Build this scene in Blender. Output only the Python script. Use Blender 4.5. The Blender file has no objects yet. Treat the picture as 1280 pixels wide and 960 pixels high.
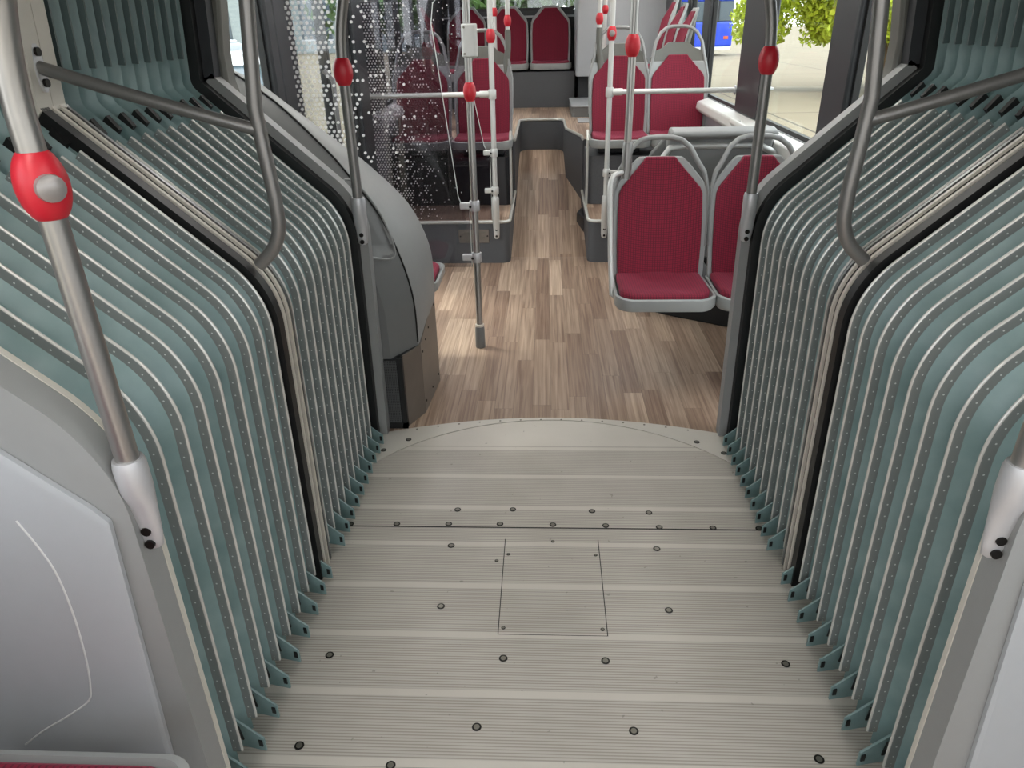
import bpy, math, random
from mathutils import Vector, Matrix
random.seed(7)
S = bpy.context.scene
C = S.collection
PI = math.pi
# ------------------------------------------------------------------ camera
F_PX, PITCH, YAW, ROLL = 892.8, 0.46971, 0.051756, -0.022395
CAM = Vector((-0.028, 0.0, 1.62))
def make_camera():
    cd = bpy.data.cameras.new('camera'); co = bpy.data.objects.new('camera', cd); C.objects.link(co)
    cp, sp, cy, sy = math.cos(PITCH), math.sin(PITCH), math.cos(YAW), math.sin(YAW)
    fwd = Vector((-sy*cp, cy*cp, -sp)); right = Vector((cy, sy, 0)); up = right.cross(fwd)
    r2 = right*math.cos(ROLL) + up*math.sin(ROLL); u2 = up*math.cos(ROLL) - right*math.sin(ROLL)
    m = Matrix((r2, u2, -fwd)).transposed().to_4x4(); m.translation = CAM
    co.matrix_world = m
    cd.sensor_fit = 'HORIZONTAL'; cd.sensor_width = 36.0; cd.lens = F_PX/1280*36.0
    cd.clip_start = 0.02; cd.clip_end = 400
    S.camera = co
make_camera()
S.view_settings.view_transform = 'Standard'; S.view_settings.look = 'None'
S.view_settings.gamma = 1.0; S.view_settings.use_curve_mapping = False
S.view_settings.exposure = 0.88
S.cycles.use_denoising = True
S.cycles.max_bounces = 10; S.cycles.diffuse_bounces = 6; S.cycles.transparent_max_bounces = 16
S.cycles.caustics_reflective = False; S.cycles.caustics_refractive = False
S.cycles.sample_clamp_indirect = 6
SKY_STRENGTH = 2.5
SUN_STRENGTH = 1.5
LAMP_STRENGTH = 10.5
w = bpy.data.worlds.new('sky'); S.world = w; w.use_nodes = True
nt = w.node_tree; bg = nt.nodes['Background']
sky = nt.nodes.new('ShaderNodeTexSky'); sky.sky_type = 'HOSEK_WILKIE'; sky.turbidity = 6.0; sky.ground_albedo = 0.6
sky.sun_direction = Vector((-0.45, 0.25, 0.85)).normalized()
mixw = nt.nodes.new('ShaderNodeMixRGB'); mixw.inputs[0].default_value = 0.8
mixw.inputs[2].default_value = (0.93, 0.97, 1.0, 1)
nt.links.new(sky.outputs[0], mixw.inputs[1]); nt.links.new(mixw.outputs[0], bg.inputs[0])
bg.inputs[1].default_value = SKY_STRENGTH
sd = bpy.data.lights.new('sun', 'SUN'); sd.energy = SUN_STRENGTH; sd.angle = math.radians(12); sd.color = (1, 0.96, 0.88)
so = bpy.data.objects.new('sun', sd); C.objects.link(so)
so.rotation_euler = (Vector((0, 0, -1)).rotation_difference(Vector((0.50, -0.25, -0.95)).normalized())).to_euler()

# ------------------------------------------------------------------ materials
def nmat(name):
    m = bpy.data.materials.new(name); m.use_nodes = True
    t = m.node_tree; b = t.nodes['Principled BSDF']
    return m, t, b
def lin(c):
    return tuple((v/255/12.92 if v/255 <= 0.04045 else ((v/255+0.055)/1.055)**2.4) for v in c) + (1,)
def node(t, typ, **kw):
    n = t.nodes.new(typ)
    for k, v in kw.items(): setattr(n, k, v)
    return n
def math_n(t, op, a, b=None, c=None):
    n = node(t, 'ShaderNodeMath', operation=op)
    for i, v in enumerate((a, b, c)):
        if v is None: continue
        if isinstance(v, (int, float)): n.inputs[i].default_value = v
        else: t.links.new(v, n.inputs[i])
    return n.outputs[0]
def mixc(t, fac, a, b, typ='MIX'):
    n = node(t, 'ShaderNodeMixRGB', blend_type=typ)
    for i, v in enumerate((fac, a, b)):
        if isinstance(v, (int, float)): n.inputs[i].default_value = v
        elif isinstance(v, tuple): n.inputs[i].default_value = v
        else: t.links.new(v, n.inputs[i])
    return n.outputs[0]
def coord(t, which='Object'):
    return node(t, 'ShaderNodeTexCoord').outputs[which]
def pm(name, rgb, rough=0.5, metal=0.0, var=0.08, scale=30.0, bump=0.0, bscale=300.0, spec=0.5, coat=0.0):
    m, t, b = nmat(name)
    c = lin(rgb); co = coord(t)
    nz = node(t, 'ShaderNodeTexNoise'); nz.inputs['Scale'].default_value = scale; nz.inputs['Detail'].default_value = 3
    t.links.new(co, nz.inputs['Vector'])
    dark = tuple(v*(1-var) for v in c[:3]) + (1,); lite = tuple(min(1, v*(1+var)) for v in c[:3]) + (1,)
    t.links.new(mixc(t, nz.outputs[0], dark, lite), b.inputs['Base Color'])
    b.inputs['Roughness'].default_value = rough; b.inputs['Metallic'].default_value = metal
    b.inputs['Specular IOR Level'].default_value = spec
    if coat: b.inputs['Coat Weight'].default_value = coat
    if bump:
        n2 = node(t, 'ShaderNodeTexNoise'); n2.inputs['Scale'].default_value = bscale; t.links.new(co, n2.inputs['Vector'])
        bp = node(t, 'ShaderNodeBump'); bp.inputs['Strength'].default_value = bump; bp.inputs['Distance'].default_value = 0.002
        t.links.new(n2.outputs[0], bp.inputs['Height']); t.links.new(bp.outputs[0], b.inputs['Normal'])
    return m
M = {}
M['grey_plastic'] = pm('grey_plastic', (140, 141, 140), 0.45, var=0.04, bump=0.12, bscale=500)
M['light_plastic'] = pm('light_grey_plastic', (164, 167, 170), 0.42, var=0.03, bump=0.08, bscale=600)
M['pale_plastic'] = pm('pale_plastic', (205, 206, 204), 0.4, var=0.03)
M['housing'] = pm('housing_grey_plastic', (108, 109, 108), 0.42, var=0.03, bump=0.15, bscale=600)
M['shell'] = pm('seat_shell_plastic', (150, 153, 152), 0.38, var=0.04)
M['olive'] = pm('seat_head_plastic', (98, 98, 92), 0.45, var=0.04)
M['black'] = pm('black_rubber', (11, 12, 13), 0.5, var=0.1)
M['dark'] = pm('dark_plastic', (38, 39, 42), 0.5, var=0.08)
M['pillar'] = pm('window_pillar_grey', (44, 46, 49), 0.45, var=0.05)
M['cream'] = pm('cream_painted_strip', (196, 192, 182), 0.5, var=0.05)
M['alu'] = pm('aluminium_strip', (200, 194, 183), 0.45, metal=0.1, var=0.06)
M['steel'] = pm('brushed_steel_tube', (170, 168, 165), 0.33, metal=0.85, var=0.06, scale=60)
M['white_tube'] = pm('white_coated_tube', (205, 205, 202), 0.35, metal=0.35, var=0.03)
M['dark_tube'] = pm('grey_metal_tube', (136, 134, 132), 0.34, metal=0.6, var=0.06)
M['clamp'] = pm('silver_clamp', (190, 190, 192), 0.4, metal=0.4, var=0.04)
M['red'] = pm('red_knob_plastic', (196, 34, 50), 0.4, var=0.05)
M['button'] = pm('button_grey', (150, 146, 144), 0.3, metal=0.3)
M['speckle'] = pm('speckled_grey_vinyl', (78, 79, 82), 0.6, var=0.45, scale=260)
M['gloss_dark'] = pm('glossy_dark_panel', (40, 41, 44), 0.25, var=0.05)
M['trim'] = pm('pale_edge_trim', (196, 196, 190), 0.38, metal=0.3)
M['screw'] = pm('dark_screw', (30, 28, 26), 0.35, metal=0.6)
M['screw_ring'] = pm('screw_washer', (120, 118, 110), 0.35, metal=0.8)
M['brushed'] = pm('brushed_side_sheet', (120, 113, 106), 0.4, metal=0.4, var=0.12, scale=12)
M['sill'] = pm('pale_window_sill', (208, 208, 204), 0.45, var=0.03)
M['ceil'] = pm('ceiling_white', (205, 206, 204), 0.6, var=0.02)
M['roofdark'] = pm('dark_wall_lining', (46, 48, 50), 0.6, var=0.06)
M['seam'] = pm('dark_gap', (22, 22, 22), 0.7)

def mat_wood():
    m, t, b = nmat('wood_plank_floor'); co = coord(t)
    sx = node(t, 'ShaderNodeSeparateXYZ'); t.links.new(co, sx.inputs[0])
    cx = node(t, 'ShaderNodeCombineXYZ'); t.links.new(sx.outputs[1], cx.inputs[0]); t.links.new(sx.outputs[0], cx.inputs[1])
    W_, L_ = 0.088, 0.78
    xr = math_n(t, 'DIVIDE', sx.outputs[0], W_); row = math_n(t, 'FLOOR', xr); xf = math_n(t, 'FRACT', xr)
    w1 = node(t, 'ShaderNodeTexWhiteNoise', noise_dimensions='1D'); t.links.new(row, w1.inputs['W'])
    yr = math_n(t, 'ADD', math_n(t, 'DIVIDE', sx.outputs[1], L_), math_n(t, 'MULTIPLY', w1.outputs[0], 7.3)); pid = math_n(t, 'FLOOR', yr); yf = math_n(t, 'FRACT', yr)
    cv = node(t, 'ShaderNodeCombineXYZ'); t.links.new(row, cv.inputs[0]); t.links.new(pid, cv.inputs[1])
    w2 = node(t, 'ShaderNodeTexWhiteNoise', noise_dimensions='2D'); t.links.new(cv.outputs[0], w2.inputs[0])
    br = w2
    joint = math_n(t, 'MAXIMUM', math_n(t, 'LESS_THAN', xf, 0.018), math_n(t, 'LESS_THAN', yf, 0.0025))
    mp = node(t, 'ShaderNodeMapping'); mp.inputs['Scale'].default_value = (75, 1.8, 1); t.links.new(co, mp.inputs[0])
    ad = node(t, 'ShaderNodeVectorMath', operation='ADD'); t.links.new(mp.outputs[0], ad.inputs[0])
    sc = node(t, 'ShaderNodeVectorMath', operation='SCALE'); t.links.new(br.outputs[1], sc.inputs[0]); sc.inputs['Scale'].default_value = 37
    t.links.new(sc.outputs[0], ad.inputs[1])
    nz = node(t, 'ShaderNodeTexNoise'); nz.inputs['Scale'].default_value = 1.0; nz.inputs['Detail'].default_value = 5; nz.inputs['Distortion'].default_value = 0.5
    t.links.new(ad.outputs[0], nz.inputs['Vector'])
    rp = node(t, 'ShaderNodeValToRGB'); rp.color_ramp.elements[0].position = 0.30; rp.color_ramp.elements[1].position = 0.72
    rp.color_ramp.elements[0].color = lin((148, 125, 109)); rp.color_ramp.elements[1].color = lin((208, 188, 169))
    t.links.new(nz.outputs[0], rp.inputs[0])
    rq = node(t, 'ShaderNodeValToRGB'); t.links.new(br.outputs[0], rq.inputs[0])
    rq.color_ramp.elements[0].color = lin((186, 172, 164)); rq.color_ramp.elements[1].color = lin((252, 248, 242))
    t.links.new(mixc(t, math_n(t, 'MULTIPLY', joint, 0.5), mixc(t, 1.0, rp.outputs[0], rq.outputs[0], 'MULTIPLY'), lin((60, 46, 38))), b.inputs['Base Color'])
    b.inputs['Roughness'].default_value = 0.42
    return m
M['wood'] = mat_wood()
def mat_plate():
    m, t, b = nmat('grooved_aluminium_plate'); co = coord(t)
    sx = node(t, 'ShaderNodeSeparateXYZ'); t.links.new(co, sx.inputs[0]); Y = sx.outputs[1]
    k = math_n(t, 'FRACT', math_n(t, 'MULTIPLY', math_n(t, 'SUBTRACT', Y, 1.338-0.1035), 1/0.207))
    band = math_n(t, 'LESS_THAN', math_n(t, 'ABSOLUTE', math_n(t, 'SUBTRACT', k, 0.5)), 0.055)
    far = math_n(t, 'GREATER_THAN', Y, 2.60)
    smooth = math_n(t, 'MAXIMUM', band, far)
    sn = math_n(t, 'SINE', math_n(t, 'MULTIPLY', Y, 2*PI/0.0088))
    g = math_n(t, 'MULTIPLY', math_n(t, 'SUBTRACT', 1.0, smooth), math_n(t, 'GREATER_THAN', sn, 0.35))
    nz = node(t, 'ShaderNodeTexNoise'); nz.inputs['Scale'].default_value = 3.5; nz.inputs['Detail'].default_value = 6
    t.links.new(co, nz.inputs['Vector'])
    base = mixc(t, nz.outputs[0], lin((170, 164, 154)), lin((204, 198, 189)))
    base = mixc(t, math_n(t, 'MULTIPLY', smooth, 0.35), base, lin((222, 217, 208)))
    col = mixc(t, math_n(t, 'MULTIPLY', g, 0.42), base, lin((98, 93, 85)))
    # small scuffs
    vz = node(t, 'ShaderNodeTexNoise'); vz.inputs['Scale'].default_value = 38; vz.inputs['Detail'].default_value = 2
    t.links.new(co, vz.inputs['Vector'])
    sp = math_n(t, 'GREATER_THAN', vz.outputs[0], 0.735)
    col = mixc(t, math_n(t, 'MULTIPLY', sp, 0.35), col, lin((70, 64, 56)))
    t.links.new(col, b.inputs['Base Color'])
    b.inputs['Metallic'].default_value = 0.12; b.inputs['Roughness'].default_value = 0.42
    bp = node(t, 'ShaderNodeBump'); bp.inputs['Strength'].default_value = 0.35; bp.inputs['Distance'].default_value = 0.002; bp.invert = True
    t.links.new(g, bp.inputs['Height']); t.links.new(bp.outputs[0], b.inputs['Normal'])
    return m
M['plate'] = mat_plate()
def mat_fabric_teal():
    m, t, b = nmat('bellows_fabric'); co = coord(t)
    nz = node(t, 'ShaderNodeTexNoise'); nz.inputs['Scale'].default_value = 7; nz.inputs['Detail'].default_value = 5; t.links.new(co, nz.inputs['Vector'])
    rp = node(t, 'ShaderNodeValToRGB'); t.links.new(nz.outputs[0], rp.inputs[0])
    rp.color_ramp.elements[0].position = 0.3; rp.color_ramp.elements[1].position = 0.75
    rp.color_ramp.elements[0].color = lin((104, 130, 130)); rp.color_ramp.elements[1].color = lin((138, 160, 159))
    t.links.new(rp.outputs[0], b.inputs['Base Color'])
    b.inputs['Roughness'].default_value = 0.42
    n2 = node(t, 'ShaderNodeTexNoise'); n2.inputs['Scale'].default_value = 14; t.links.new(co, n2.inputs['Vector'])
    bp = node(t, 'ShaderNodeBump'); bp.inputs['Strength'].default_value = 0.25; bp.inputs['Distance'].default_value = 0.02
    t.links.new(n2.outputs[0], bp.inputs['Height']); t.links.new(bp.outputs[0], b.inputs['Normal'])
    return m
M['teal'] = mat_fabric_teal()
def mat_rib():
    # grey clamping strip with a row of pale stitches; uv.x runs along the strip in metres, uv.y across it
    m, t, b = nmat('bellows_clamping_strip')
    uv = node(t, 'ShaderNodeUVMap').outputs[0]
    sx = node(t, 'ShaderNodeSeparateXYZ'); t.links.new(uv, sx.inputs[0])
    u = math_n(t, 'SUBTRACT', math_n(t, 'FRACT', math_n(t, 'MULTIPLY', sx.outputs[0], 1/0.034)), 0.5)
    du = math_n(t, 'MULTIPLY', u, 0.034); dv = math_n(t, 'SUBTRACT', sx.outputs[1], 0.0112)
    r2 = math_n(t, 'ADD', math_n(t, 'MULTIPLY', du, du), math_n(t, 'MULTIPLY', dv, dv))
    dot = math_n(t, 'LESS_THAN', r2, 0.0019**2)
    edge = math_n(t, 'LESS_THAN', sx.outputs[1], -0.001)
    col = mixc(t, edge, lin((134, 139, 137)), lin((204, 203, 197)))
    col = mixc(t, dot, col, lin((215, 218, 216)))
    t.links.new(col, b.inputs['Base Color'])
    b.inputs['Metallic'].default_value = 0.2; b.inputs['Roughness'].default_value = 0.22; b.inputs['Specular IOR Level'].default_value = 0.8
    return m
M['rib'] = mat_rib()
def mat_seat():
    m, t, b = nmat('crimson_seat_fabric'); co = coord(t)
    sx = node(t, 'ShaderNodeSeparateXYZ'); t.links.new(co, sx.inputs[0])
    k = 2*PI/0.0125
    h = math_n(t, 'ADD', sx.outputs[2], sx.outputs[1])
    a = math_n(t, 'SINE', math_n(t, 'MULTIPLY', sx.outputs[0], k)); c = math_n(t, 'SINE', math_n(t, 'MULTIPLY', h, k))
    g = math_n(t, 'MAXIMUM', a, c)
    gg = math_n(t, 'MULTIPLY', math_n(t, 'GREATER_THAN', g, 0.62), 0.6)
    col = mixc(t, gg, lin((132, 11, 46)), lin((48, 4, 18)))
    t.links.new(col, b.inputs['Base Color']); b.inputs['Roughness'].default_value = 0.8
    b.inputs['Sheen Weight'].default_value = 0.2; b.inputs['Sheen Tint'].default_value = (1, 0.3, 0.45, 1)
    return m
M['seat'] = mat_seat()
def mat_glass(name, tint=(0.95, 0.97, 0.96), gloss=0.06):
    m = bpy.data.materials.new(name); m.use_nodes = True; t = m.node_tree
    t.nodes.remove(t.nodes['Principled BSDF'])
    tr = node(t, 'ShaderNodeBsdfTransparent'); tr.inputs[0].default_value = tint + (1,)
    gl = node(t, 'ShaderNodeBsdfGlossy'); gl.inputs['Roughness'].default_value = 0.02
    mx = node(t, 'ShaderNodeMixShader'); mx.inputs[0].default_value = gloss
    t.links.new(tr.outputs[0], mx.inputs[1]); t.links.new(gl.outputs[0], mx.inputs[2])
    t.links.new(mx.outputs[0], t.nodes['Material Output'].inputs[0])
    return m, t, mx
M['glass'] = mat_glass('window_glass')[0]
def mat_dotglass(name, tint, pitch, x_wall, x_end, rmax, gloss):
    """clear screen glass with printed white dots, dense at the wall edge and thinning out towards the aisle"""
    m, t, mx = mat_glass(name, tint, gloss)
    sx = node(t, 'ShaderNodeSeparateXYZ'); t.links.new(coord(t), sx.inputs[0])
    row = math_n(t, 'DIVIDE', sx.outputs[2], pitch*0.8)
    ri = math_n(t, 'FLOOR', row); rf = math_n(t, 'SUBTRACT', math_n(t, 'FRACT', row), 0.5)
    shift = math_n(t, 'MULTIPLY', math_n(t, 'FLOORED_MODULO', ri, 2.0), 0.5)
    colm = math_n(t, 'ADD', math_n(t, 'DIVIDE', sx.outputs[0], pitch), shift)
    ci = math_n(t, 'FLOOR', colm); cf = math_n(t, 'SUBTRACT', math_n(t, 'FRACT', colm), 0.5)
    cv = node(t, 'ShaderNodeCombineXYZ'); t.links.new(ci, cv.inputs[0]); t.links.new(ri, cv.inputs[1])
    wn = node(t, 'ShaderNodeTexWhiteNoise', noise_dimensions='2D'); t.links.new(cv.outputs[0], wn.inputs[0])
    prog = math_n(t, 'DIVIDE', math_n(t, 'SUBTRACT', sx.outputs[0], x_wall), x_end-x_wall)     # 0 wall .. 1 aisle
    prob = math_n(t, 'POWER', math_n(t, 'MAXIMUM', math_n(t, 'SUBTRACT', 1.0, prog), 0.0), 3.1)
    prob = math_n(t, 'MULTIPLY', prob, 1.25)
    on = math_n(t, 'LESS_THAN', wn.outputs[0], prob)
    rr = math_n(t, 'MULTIPLY', math_n(t, 'SUBTRACT', 1.0, math_n(t, 'MULTIPLY', prog, 0.45)), rmax)
    dx = math_n(t, 'MULTIPLY', cf, pitch); dz = math_n(t, 'MULTIPLY', rf, pitch*0.8)
    d2 = math_n(t, 'ADD', math_n(t, 'MULTIPLY', dx, dx), math_n(t, 'MULTIPLY', dz, dz))
    dot = math_n(t, 'MULTIPLY', math_n(t, 'LESS_THAN', d2, math_n(t, 'MULTIPLY', rr, rr)), on)
    df = node(t, 'ShaderNodeBsdfDiffuse'); df.inputs[0].default_value = (0.9, 0.9, 0.9, 1)
    tl = node(t, 'ShaderNodeBsdfTranslucent'); tl.inputs[0].default_value = (0.9, 0.9, 0.9, 1)
    ad0 = node(t, 'ShaderNodeMixShader'); ad0.inputs[0].default_value = 0.5
    t.links.new(df.outputs[0], ad0.inputs[1]); t.links.new(tl.outputs[0], ad0.inputs[2])
    tp = node(t, 'ShaderNodeBsdfTransparent'); ads = node(t, 'ShaderNodeMixShader'); ads.inputs[0].default_value = 0.3
    t.links.new(ad0.outputs[0], ads.inputs[1]); t.links.new(tp.outputs[0], ads.inputs[2])
    m2 = node(t, 'ShaderNodeMixShader'); t.links.new(dot, m2.inputs[0])
    t.links.new(mx.outputs[0], m2.inputs[1]); t.links.new(ads.outputs[0], m2.inputs[2])
    t.links.new(m2.outputs[0], t.nodes['Material Output'].inputs[0])
    return m
M['screen_near'] = mat_dotglass('dotted_screen_glass', (0.80, 0.80, 0.82), 0.026, -1.22, -0.42, 0.0078, 0.05)
M['screen_far'] = mat_dotglass('fine_dotted_screen_glass', (0.70, 0.68, 0.72), 0.021, -1.22, -0.40, 0.0056, 0.06)
def mat_emit(name, col, s):
    m, t, b = nmat(name); b.inputs['Base Color'].default_value = col + (1,)
    b.inputs['Emission Color'].default_value = col + (1,); b.inputs['Emission Strength'].default_value = s
    return m
M['diffuser'] = mat_emit('lamp_diffuser', (1.0, 0.98, 0.94), LAMP_STRENGTH)
def mat_grille():
    m, t, b = nmat('punched_black_grille'); sx = node(t, 'ShaderNodeSeparateXYZ'); t.links.new(coord(t), sx.inputs[0])
    k = 2*PI/0.0075
    g = math_n(t, 'MULTIPLY', math_n(t, 'GREATER_THAN', math_n(t, 'SINE', math_n(t, 'MULTIPLY', sx.outputs[0], k)), -0.1),
               math_n(t, 'GREATER_THAN', math_n(t, 'SINE', math_n(t, 'MULTIPLY', sx.outputs[2], k)), -0.1))
    t.links.new(mixc(t, g, lin((74, 75, 76)), lin((14, 14, 15))), b.inputs['Base Color']); b.inputs['Roughness'].default_value = 0.5
    return m
M['grille'] = mat_grille()
def mat_yard():
    m, t, b = nmat('pale_concrete_yard'); sx = node(t, 'ShaderNodeSeparateXYZ'); co = coord(t); t.links.new(co, sx.inputs[0])
    j1 = math_n(t, 'LESS_THAN', math_n(t, 'FRACT', math_n(t, 'MULTIPLY', math_n(t, 'ADD', sx.outputs[1], 0.6), 1/6.0)), 0.012)
    j2 = math_n(t, 'LESS_THAN', math_n(t, 'FRACT', math_n(t, 'MULTIPLY', math_n(t, 'ADD', sx.outputs[0], 1.0), 1/6.0)), 0.010)
    nz = node(t, 'ShaderNodeTexNoise'); nz.inputs['Scale'].default_value = 0.6; nz.inputs['Detail'].default_value = 6; t.links.new(co, nz.inputs['Vector'])
    base = mixc(t, nz.outputs[0], lin((116, 107, 88)), lin((130, 121, 101)))
    t.links.new(mixc(t, math_n(t, 'MULTIPLY', math_n(t, 'MAXIMUM', j1, j2), 0.9), base, lin((70, 66, 58))), b.inputs['Base Color'])
    b.inputs['Roughness'].default_value = 0.85
    return m
M['yard'] = mat_yard()
M['leaf'] = pm('yellow_green_leaf', (176, 190, 44), 0.6, var=0.5, scale=3.0)
M['leaf_dark'] = pm('green_leaf', (84, 116, 60), 0.6, var=0.4, scale=3.0)
M['bark'] = pm('bark', (120, 100, 78), 0.85, var=0.2)
M['blue'] = pm('blue_paint', (24, 70, 214), 0.3, var=0.03, coat=0.4)
M['white_paint'] = pm('white_paint', (226, 228, 230), 0.3, var=0.02, coat=0.4)
M['tyre'] = pm('tyre_rubber', (26, 26, 27), 0.8)
M['carglass'] = pm('tinted_vehicle_glass', (70, 84, 92), 0.12, var=0.06)
M['render'] = pm('pale_rendered_wall', (150, 160, 160), 0.8, var=0.06, scale=2)
M['orange'] = pm('orange_marker', (214, 96, 28), 0.4)

# ------------------------------------------------------------------ mesh helpers
class MB:
    def __init__(s): s.v = []; s.f = []; s.uv = {}
    def add(s, vs, fs):
        o = len(s.v); s.v += [tuple(p) for p in vs]; s.f += [tuple(i+o for i in f) for f in fs]; return s
    def box(s, x0, y0, z0, x1, y1, z1):
        return s.add([(x0,y0,z0),(x1,y0,z0),(x1,y1,z0),(x0,y1,z0),(x0,y0,z1),(x1,y0,z1),(x1,y1,z1),(x0,y1,z1)],
                     [(0,3,2,1),(4,5,6,7),(0,1,5,4),(1,2,6,5),(2,3,7,6),(3,0,4,7)])
    def loft(s, rings, caps=True, closed=True):
        n = len(rings[0]); vs = [p for r in rings for p in r]; fs = []
        for i in range(len(rings)-1):
            for j in range(n if closed else n-1):
                k = (j+1) % n
                fs.append((i*n+j, i*n+k, (i+1)*n+k, (i+1)*n+j))
        if caps:
            fs.append(tuple(range(n-1, -1, -1))); fs.append(tuple((len(rings)-1)*n+j for j in range(n)))
        return s.add(vs, fs)
    def prism(s, poly, axis, a, b):
        def P(p, t):
            return {'x': (t, p[0], p[1]), 'y': (p[0], t, p[1]), 'z': (p[0], p[1], t)}[axis]
        return s.loft([[P(p, a) for p in poly], [P(p, b) for p in poly]])
    def tube(s, pts, r, n=14, caps=True):
        pts = [Vector(p) for p in pts]; rings = []
        rs = r if isinstance(r, (list, tuple)) else [r]*len(pts)
        t0 = (pts[1]-pts[0]).normalized()
        nrm = t0.orthogonal().normalized()
        for i, p in enumerate(pts):
            if i == 0: t = (pts[1]-pts[0])
            elif i == len(pts)-1: t = (pts[-1]-pts[-2])
            else: t = (pts[i+1]-pts[i]).normalized() + (pts[i]-pts[i-1]).normalized()
            t.normalize(); nrm = (nrm - t*nrm.dot(t)).normalized(); bn = t.cross(nrm)
            rings.append([p + (nrm*math.cos(2*PI*k/n) + bn*math.sin(2*PI*k/n))*rs[i] for k in range(n)])
        return s.loft(rings, caps)
    def lathe(s, prof, c, axis='z', n=20):
        rings = []
        for r, h in prof:
            ring = []
            for k in range(n):
                a = 2*PI*k/n; u, v = r*math.cos(a), r*math.sin(a)
                ring.append({'z': (c[0]+u, c[1]+v, c[2]+h), 'y': (c[0]+u, c[1]+h, c[2]+v), 'x': (c[0]+h, c[1]+u, c[2]+v)}[axis])
            rings.append(ring)
        return s.loft(rings)
    def build(s, name, mat, parent=None, bevel=0.0, seg=2, smooth=35, solid=0.0, subsurf=0):
        import bmesh
        me = bpy.data.meshes.new(name); me.from_pydata(s.v, [], s.f)
        bm = bmesh.new(); bm.from_mesh(me); bmesh.ops.recalc_face_normals(bm, faces=bm.faces[:]); bm.to_mesh(me); bm.free()
        me.materials.append(M[mat] if isinstance(mat, str) else mat)
        for p in me.polygons: p.use_smooth = True
        me.set_sharp_from_angle(angle=math.radians(smooth))
        o = bpy.data.objects.new(name, me); C.objects.link(o)
        if parent is not None: o.parent = parent
        if solid:
            sm = o.modifiers.new('solid', 'SOLIDIFY'); sm.thickness = solid; sm.offset = 0
        if bevel:
            bv = o.modifiers.new('bevel', 'BEVEL'); bv.width = bevel; bv.segments = seg; bv.limit_method = 'ANGLE'; bv.angle_limit = math.radians(40)
        if subsurf:
            sb = o.modifiers.new('sub', 'SUBSURF'); sb.levels = subsurf; sb.render_levels = subsurf
        return o
def tag(o, label, cat, group=None, kind=None):
    o['label'] = label; o['category'] = cat
    if group: o['group'] = group
    if kind: o['kind'] = kind
    return o
def thing(name, label, cat, loc=(0,0,0), rz=0.0, group=None):
    o = bpy.data.objects.new(name, None); C.objects.link(o); o.empty_display_size = 0.1
    o.location = loc; o.rotation_euler = (0, 0, rz)
    return tag(o, label, cat, group)
def struct(o): o['kind'] = 'structure'; return o
def kids(o): return [c for c in bpy.data.objects if c.parent == o]
def copy_tree(o, parent=None):
    c = o.copy(); C.objects.link(c)
    if parent is not None: c.parent = parent
    for ch in kids(o): copy_tree(ch, c)
    return c

# ------------------------------------------------------------------ the section of the joint (right side; mirrored for the left)
def fillet_path(pts, radii, step=0.02):
    """polyline in (x,z) with rounded corners, returned as list of (x,z,nx,nz,s); normal points away from the aisle"""
    out = []
    P = [Vector((p[0], p[1])) for p in pts]
    segs = []; cur = P[0]
    raw = [cur.copy()]
    for i in range(1, len(P)-1):
        a = (P[i-1]-P[i]).normalized(); b = (P[i+1]-P[i]).normalized()
        ang = a.angle(b); r = radii[i]; tl = r/math.tan(ang/2)
        p0 = P[i]+a*tl; p1 = P[i]+b*tl
        cdir = (a+b).normalized(); c = P[i]+cdir*(r/math.sin(ang/2))
        n = max(3, int(r*(PI-ang)/0.018))
        a0 = math.atan2(p0.y-c.y, p0.x-c.x); a1 = math.atan2(p1.y-c.y, p1.x-c.x)
        d = (a1-a0+PI) % (2*PI)-PI
        raw += [Vector((c.x+r*math.cos(a0+d*k/n), c.y+r*math.sin(a0+d*k/n))) for k in range(n+1)]
    raw.append(P[-1])
    fine = [raw[0]]
    for q in raw[1:]:
        L = (q-fine[-1]).length; k = max(1, int(L/0.06)); s0 = fine[-1].copy()
        if L < 1e-6: continue
        fine += [s0.lerp(q, (j+1)/k) for j in range(k)]
    s = 0
    for i, p in enumerate(fine):
        t = (fine[min(i+1, len(fine)-1)]-fine[max(i-1, 0)]).normalized()
        if i: s += (p-fine[i-1]).length
        out.append((p.x, p.y, t.y, -t.x, s))
    return out
SECT = [(0.768, 0.0), (0.757, 1.0), (1.245, 1.45), (1.20, 2.05), (0.95, 2.26), (0.0, 2.30)]
RAD = [0, 0.25, 0.025, 0.12, 0.12, 0]
PATH = fillet_path(SECT, RAD)
LOW = [p for p in PATH if p[1] < 1.385]              # wall and slope, up to the shoulder
def sweep(mb, path, prof, sx, uvs=None):
    """sweep a closed profile of (y, n) pairs along the section on side sx"""
    rings = [[(sx*(x+nx*n), y, z+nz*n) for (y, n) in prof] for (x, z, nx, nz, s) in path]
    mb.loft(rings)
def rect(y0, y1, n0, n1): return [(y0, n0), (y1, n0), (y1, n1), (y0, n1)]

# ------------------------------------------------------------------ floors
def arc_pts(r, y0, xmax, n=48):
    return [(xmax*(2*i/n-1), y0+math.sqrt(max(0, r*r-(xmax*(2*i/n-1))**2))) for i in range(n+1)]
TURN_C, TURN_R = 1.89, 0.932
def outer_edge(x): return 2.845 - x*x/4.0
mb = MB(); top = arc_pts(TURN_R, TURN_C, 0.80)
mb.prism([(0.80, 0.93), *top[::-1], (-0.80, 0.93)][0:1] + top[::-1] + [(-0.80, 0.93)], 'z', -0.06, 0.0)
floor_plate = struct(mb.build('floor', 'plate')); floor_plate['label'] = 'grooved aluminium plate floor of the bus joint'
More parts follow.
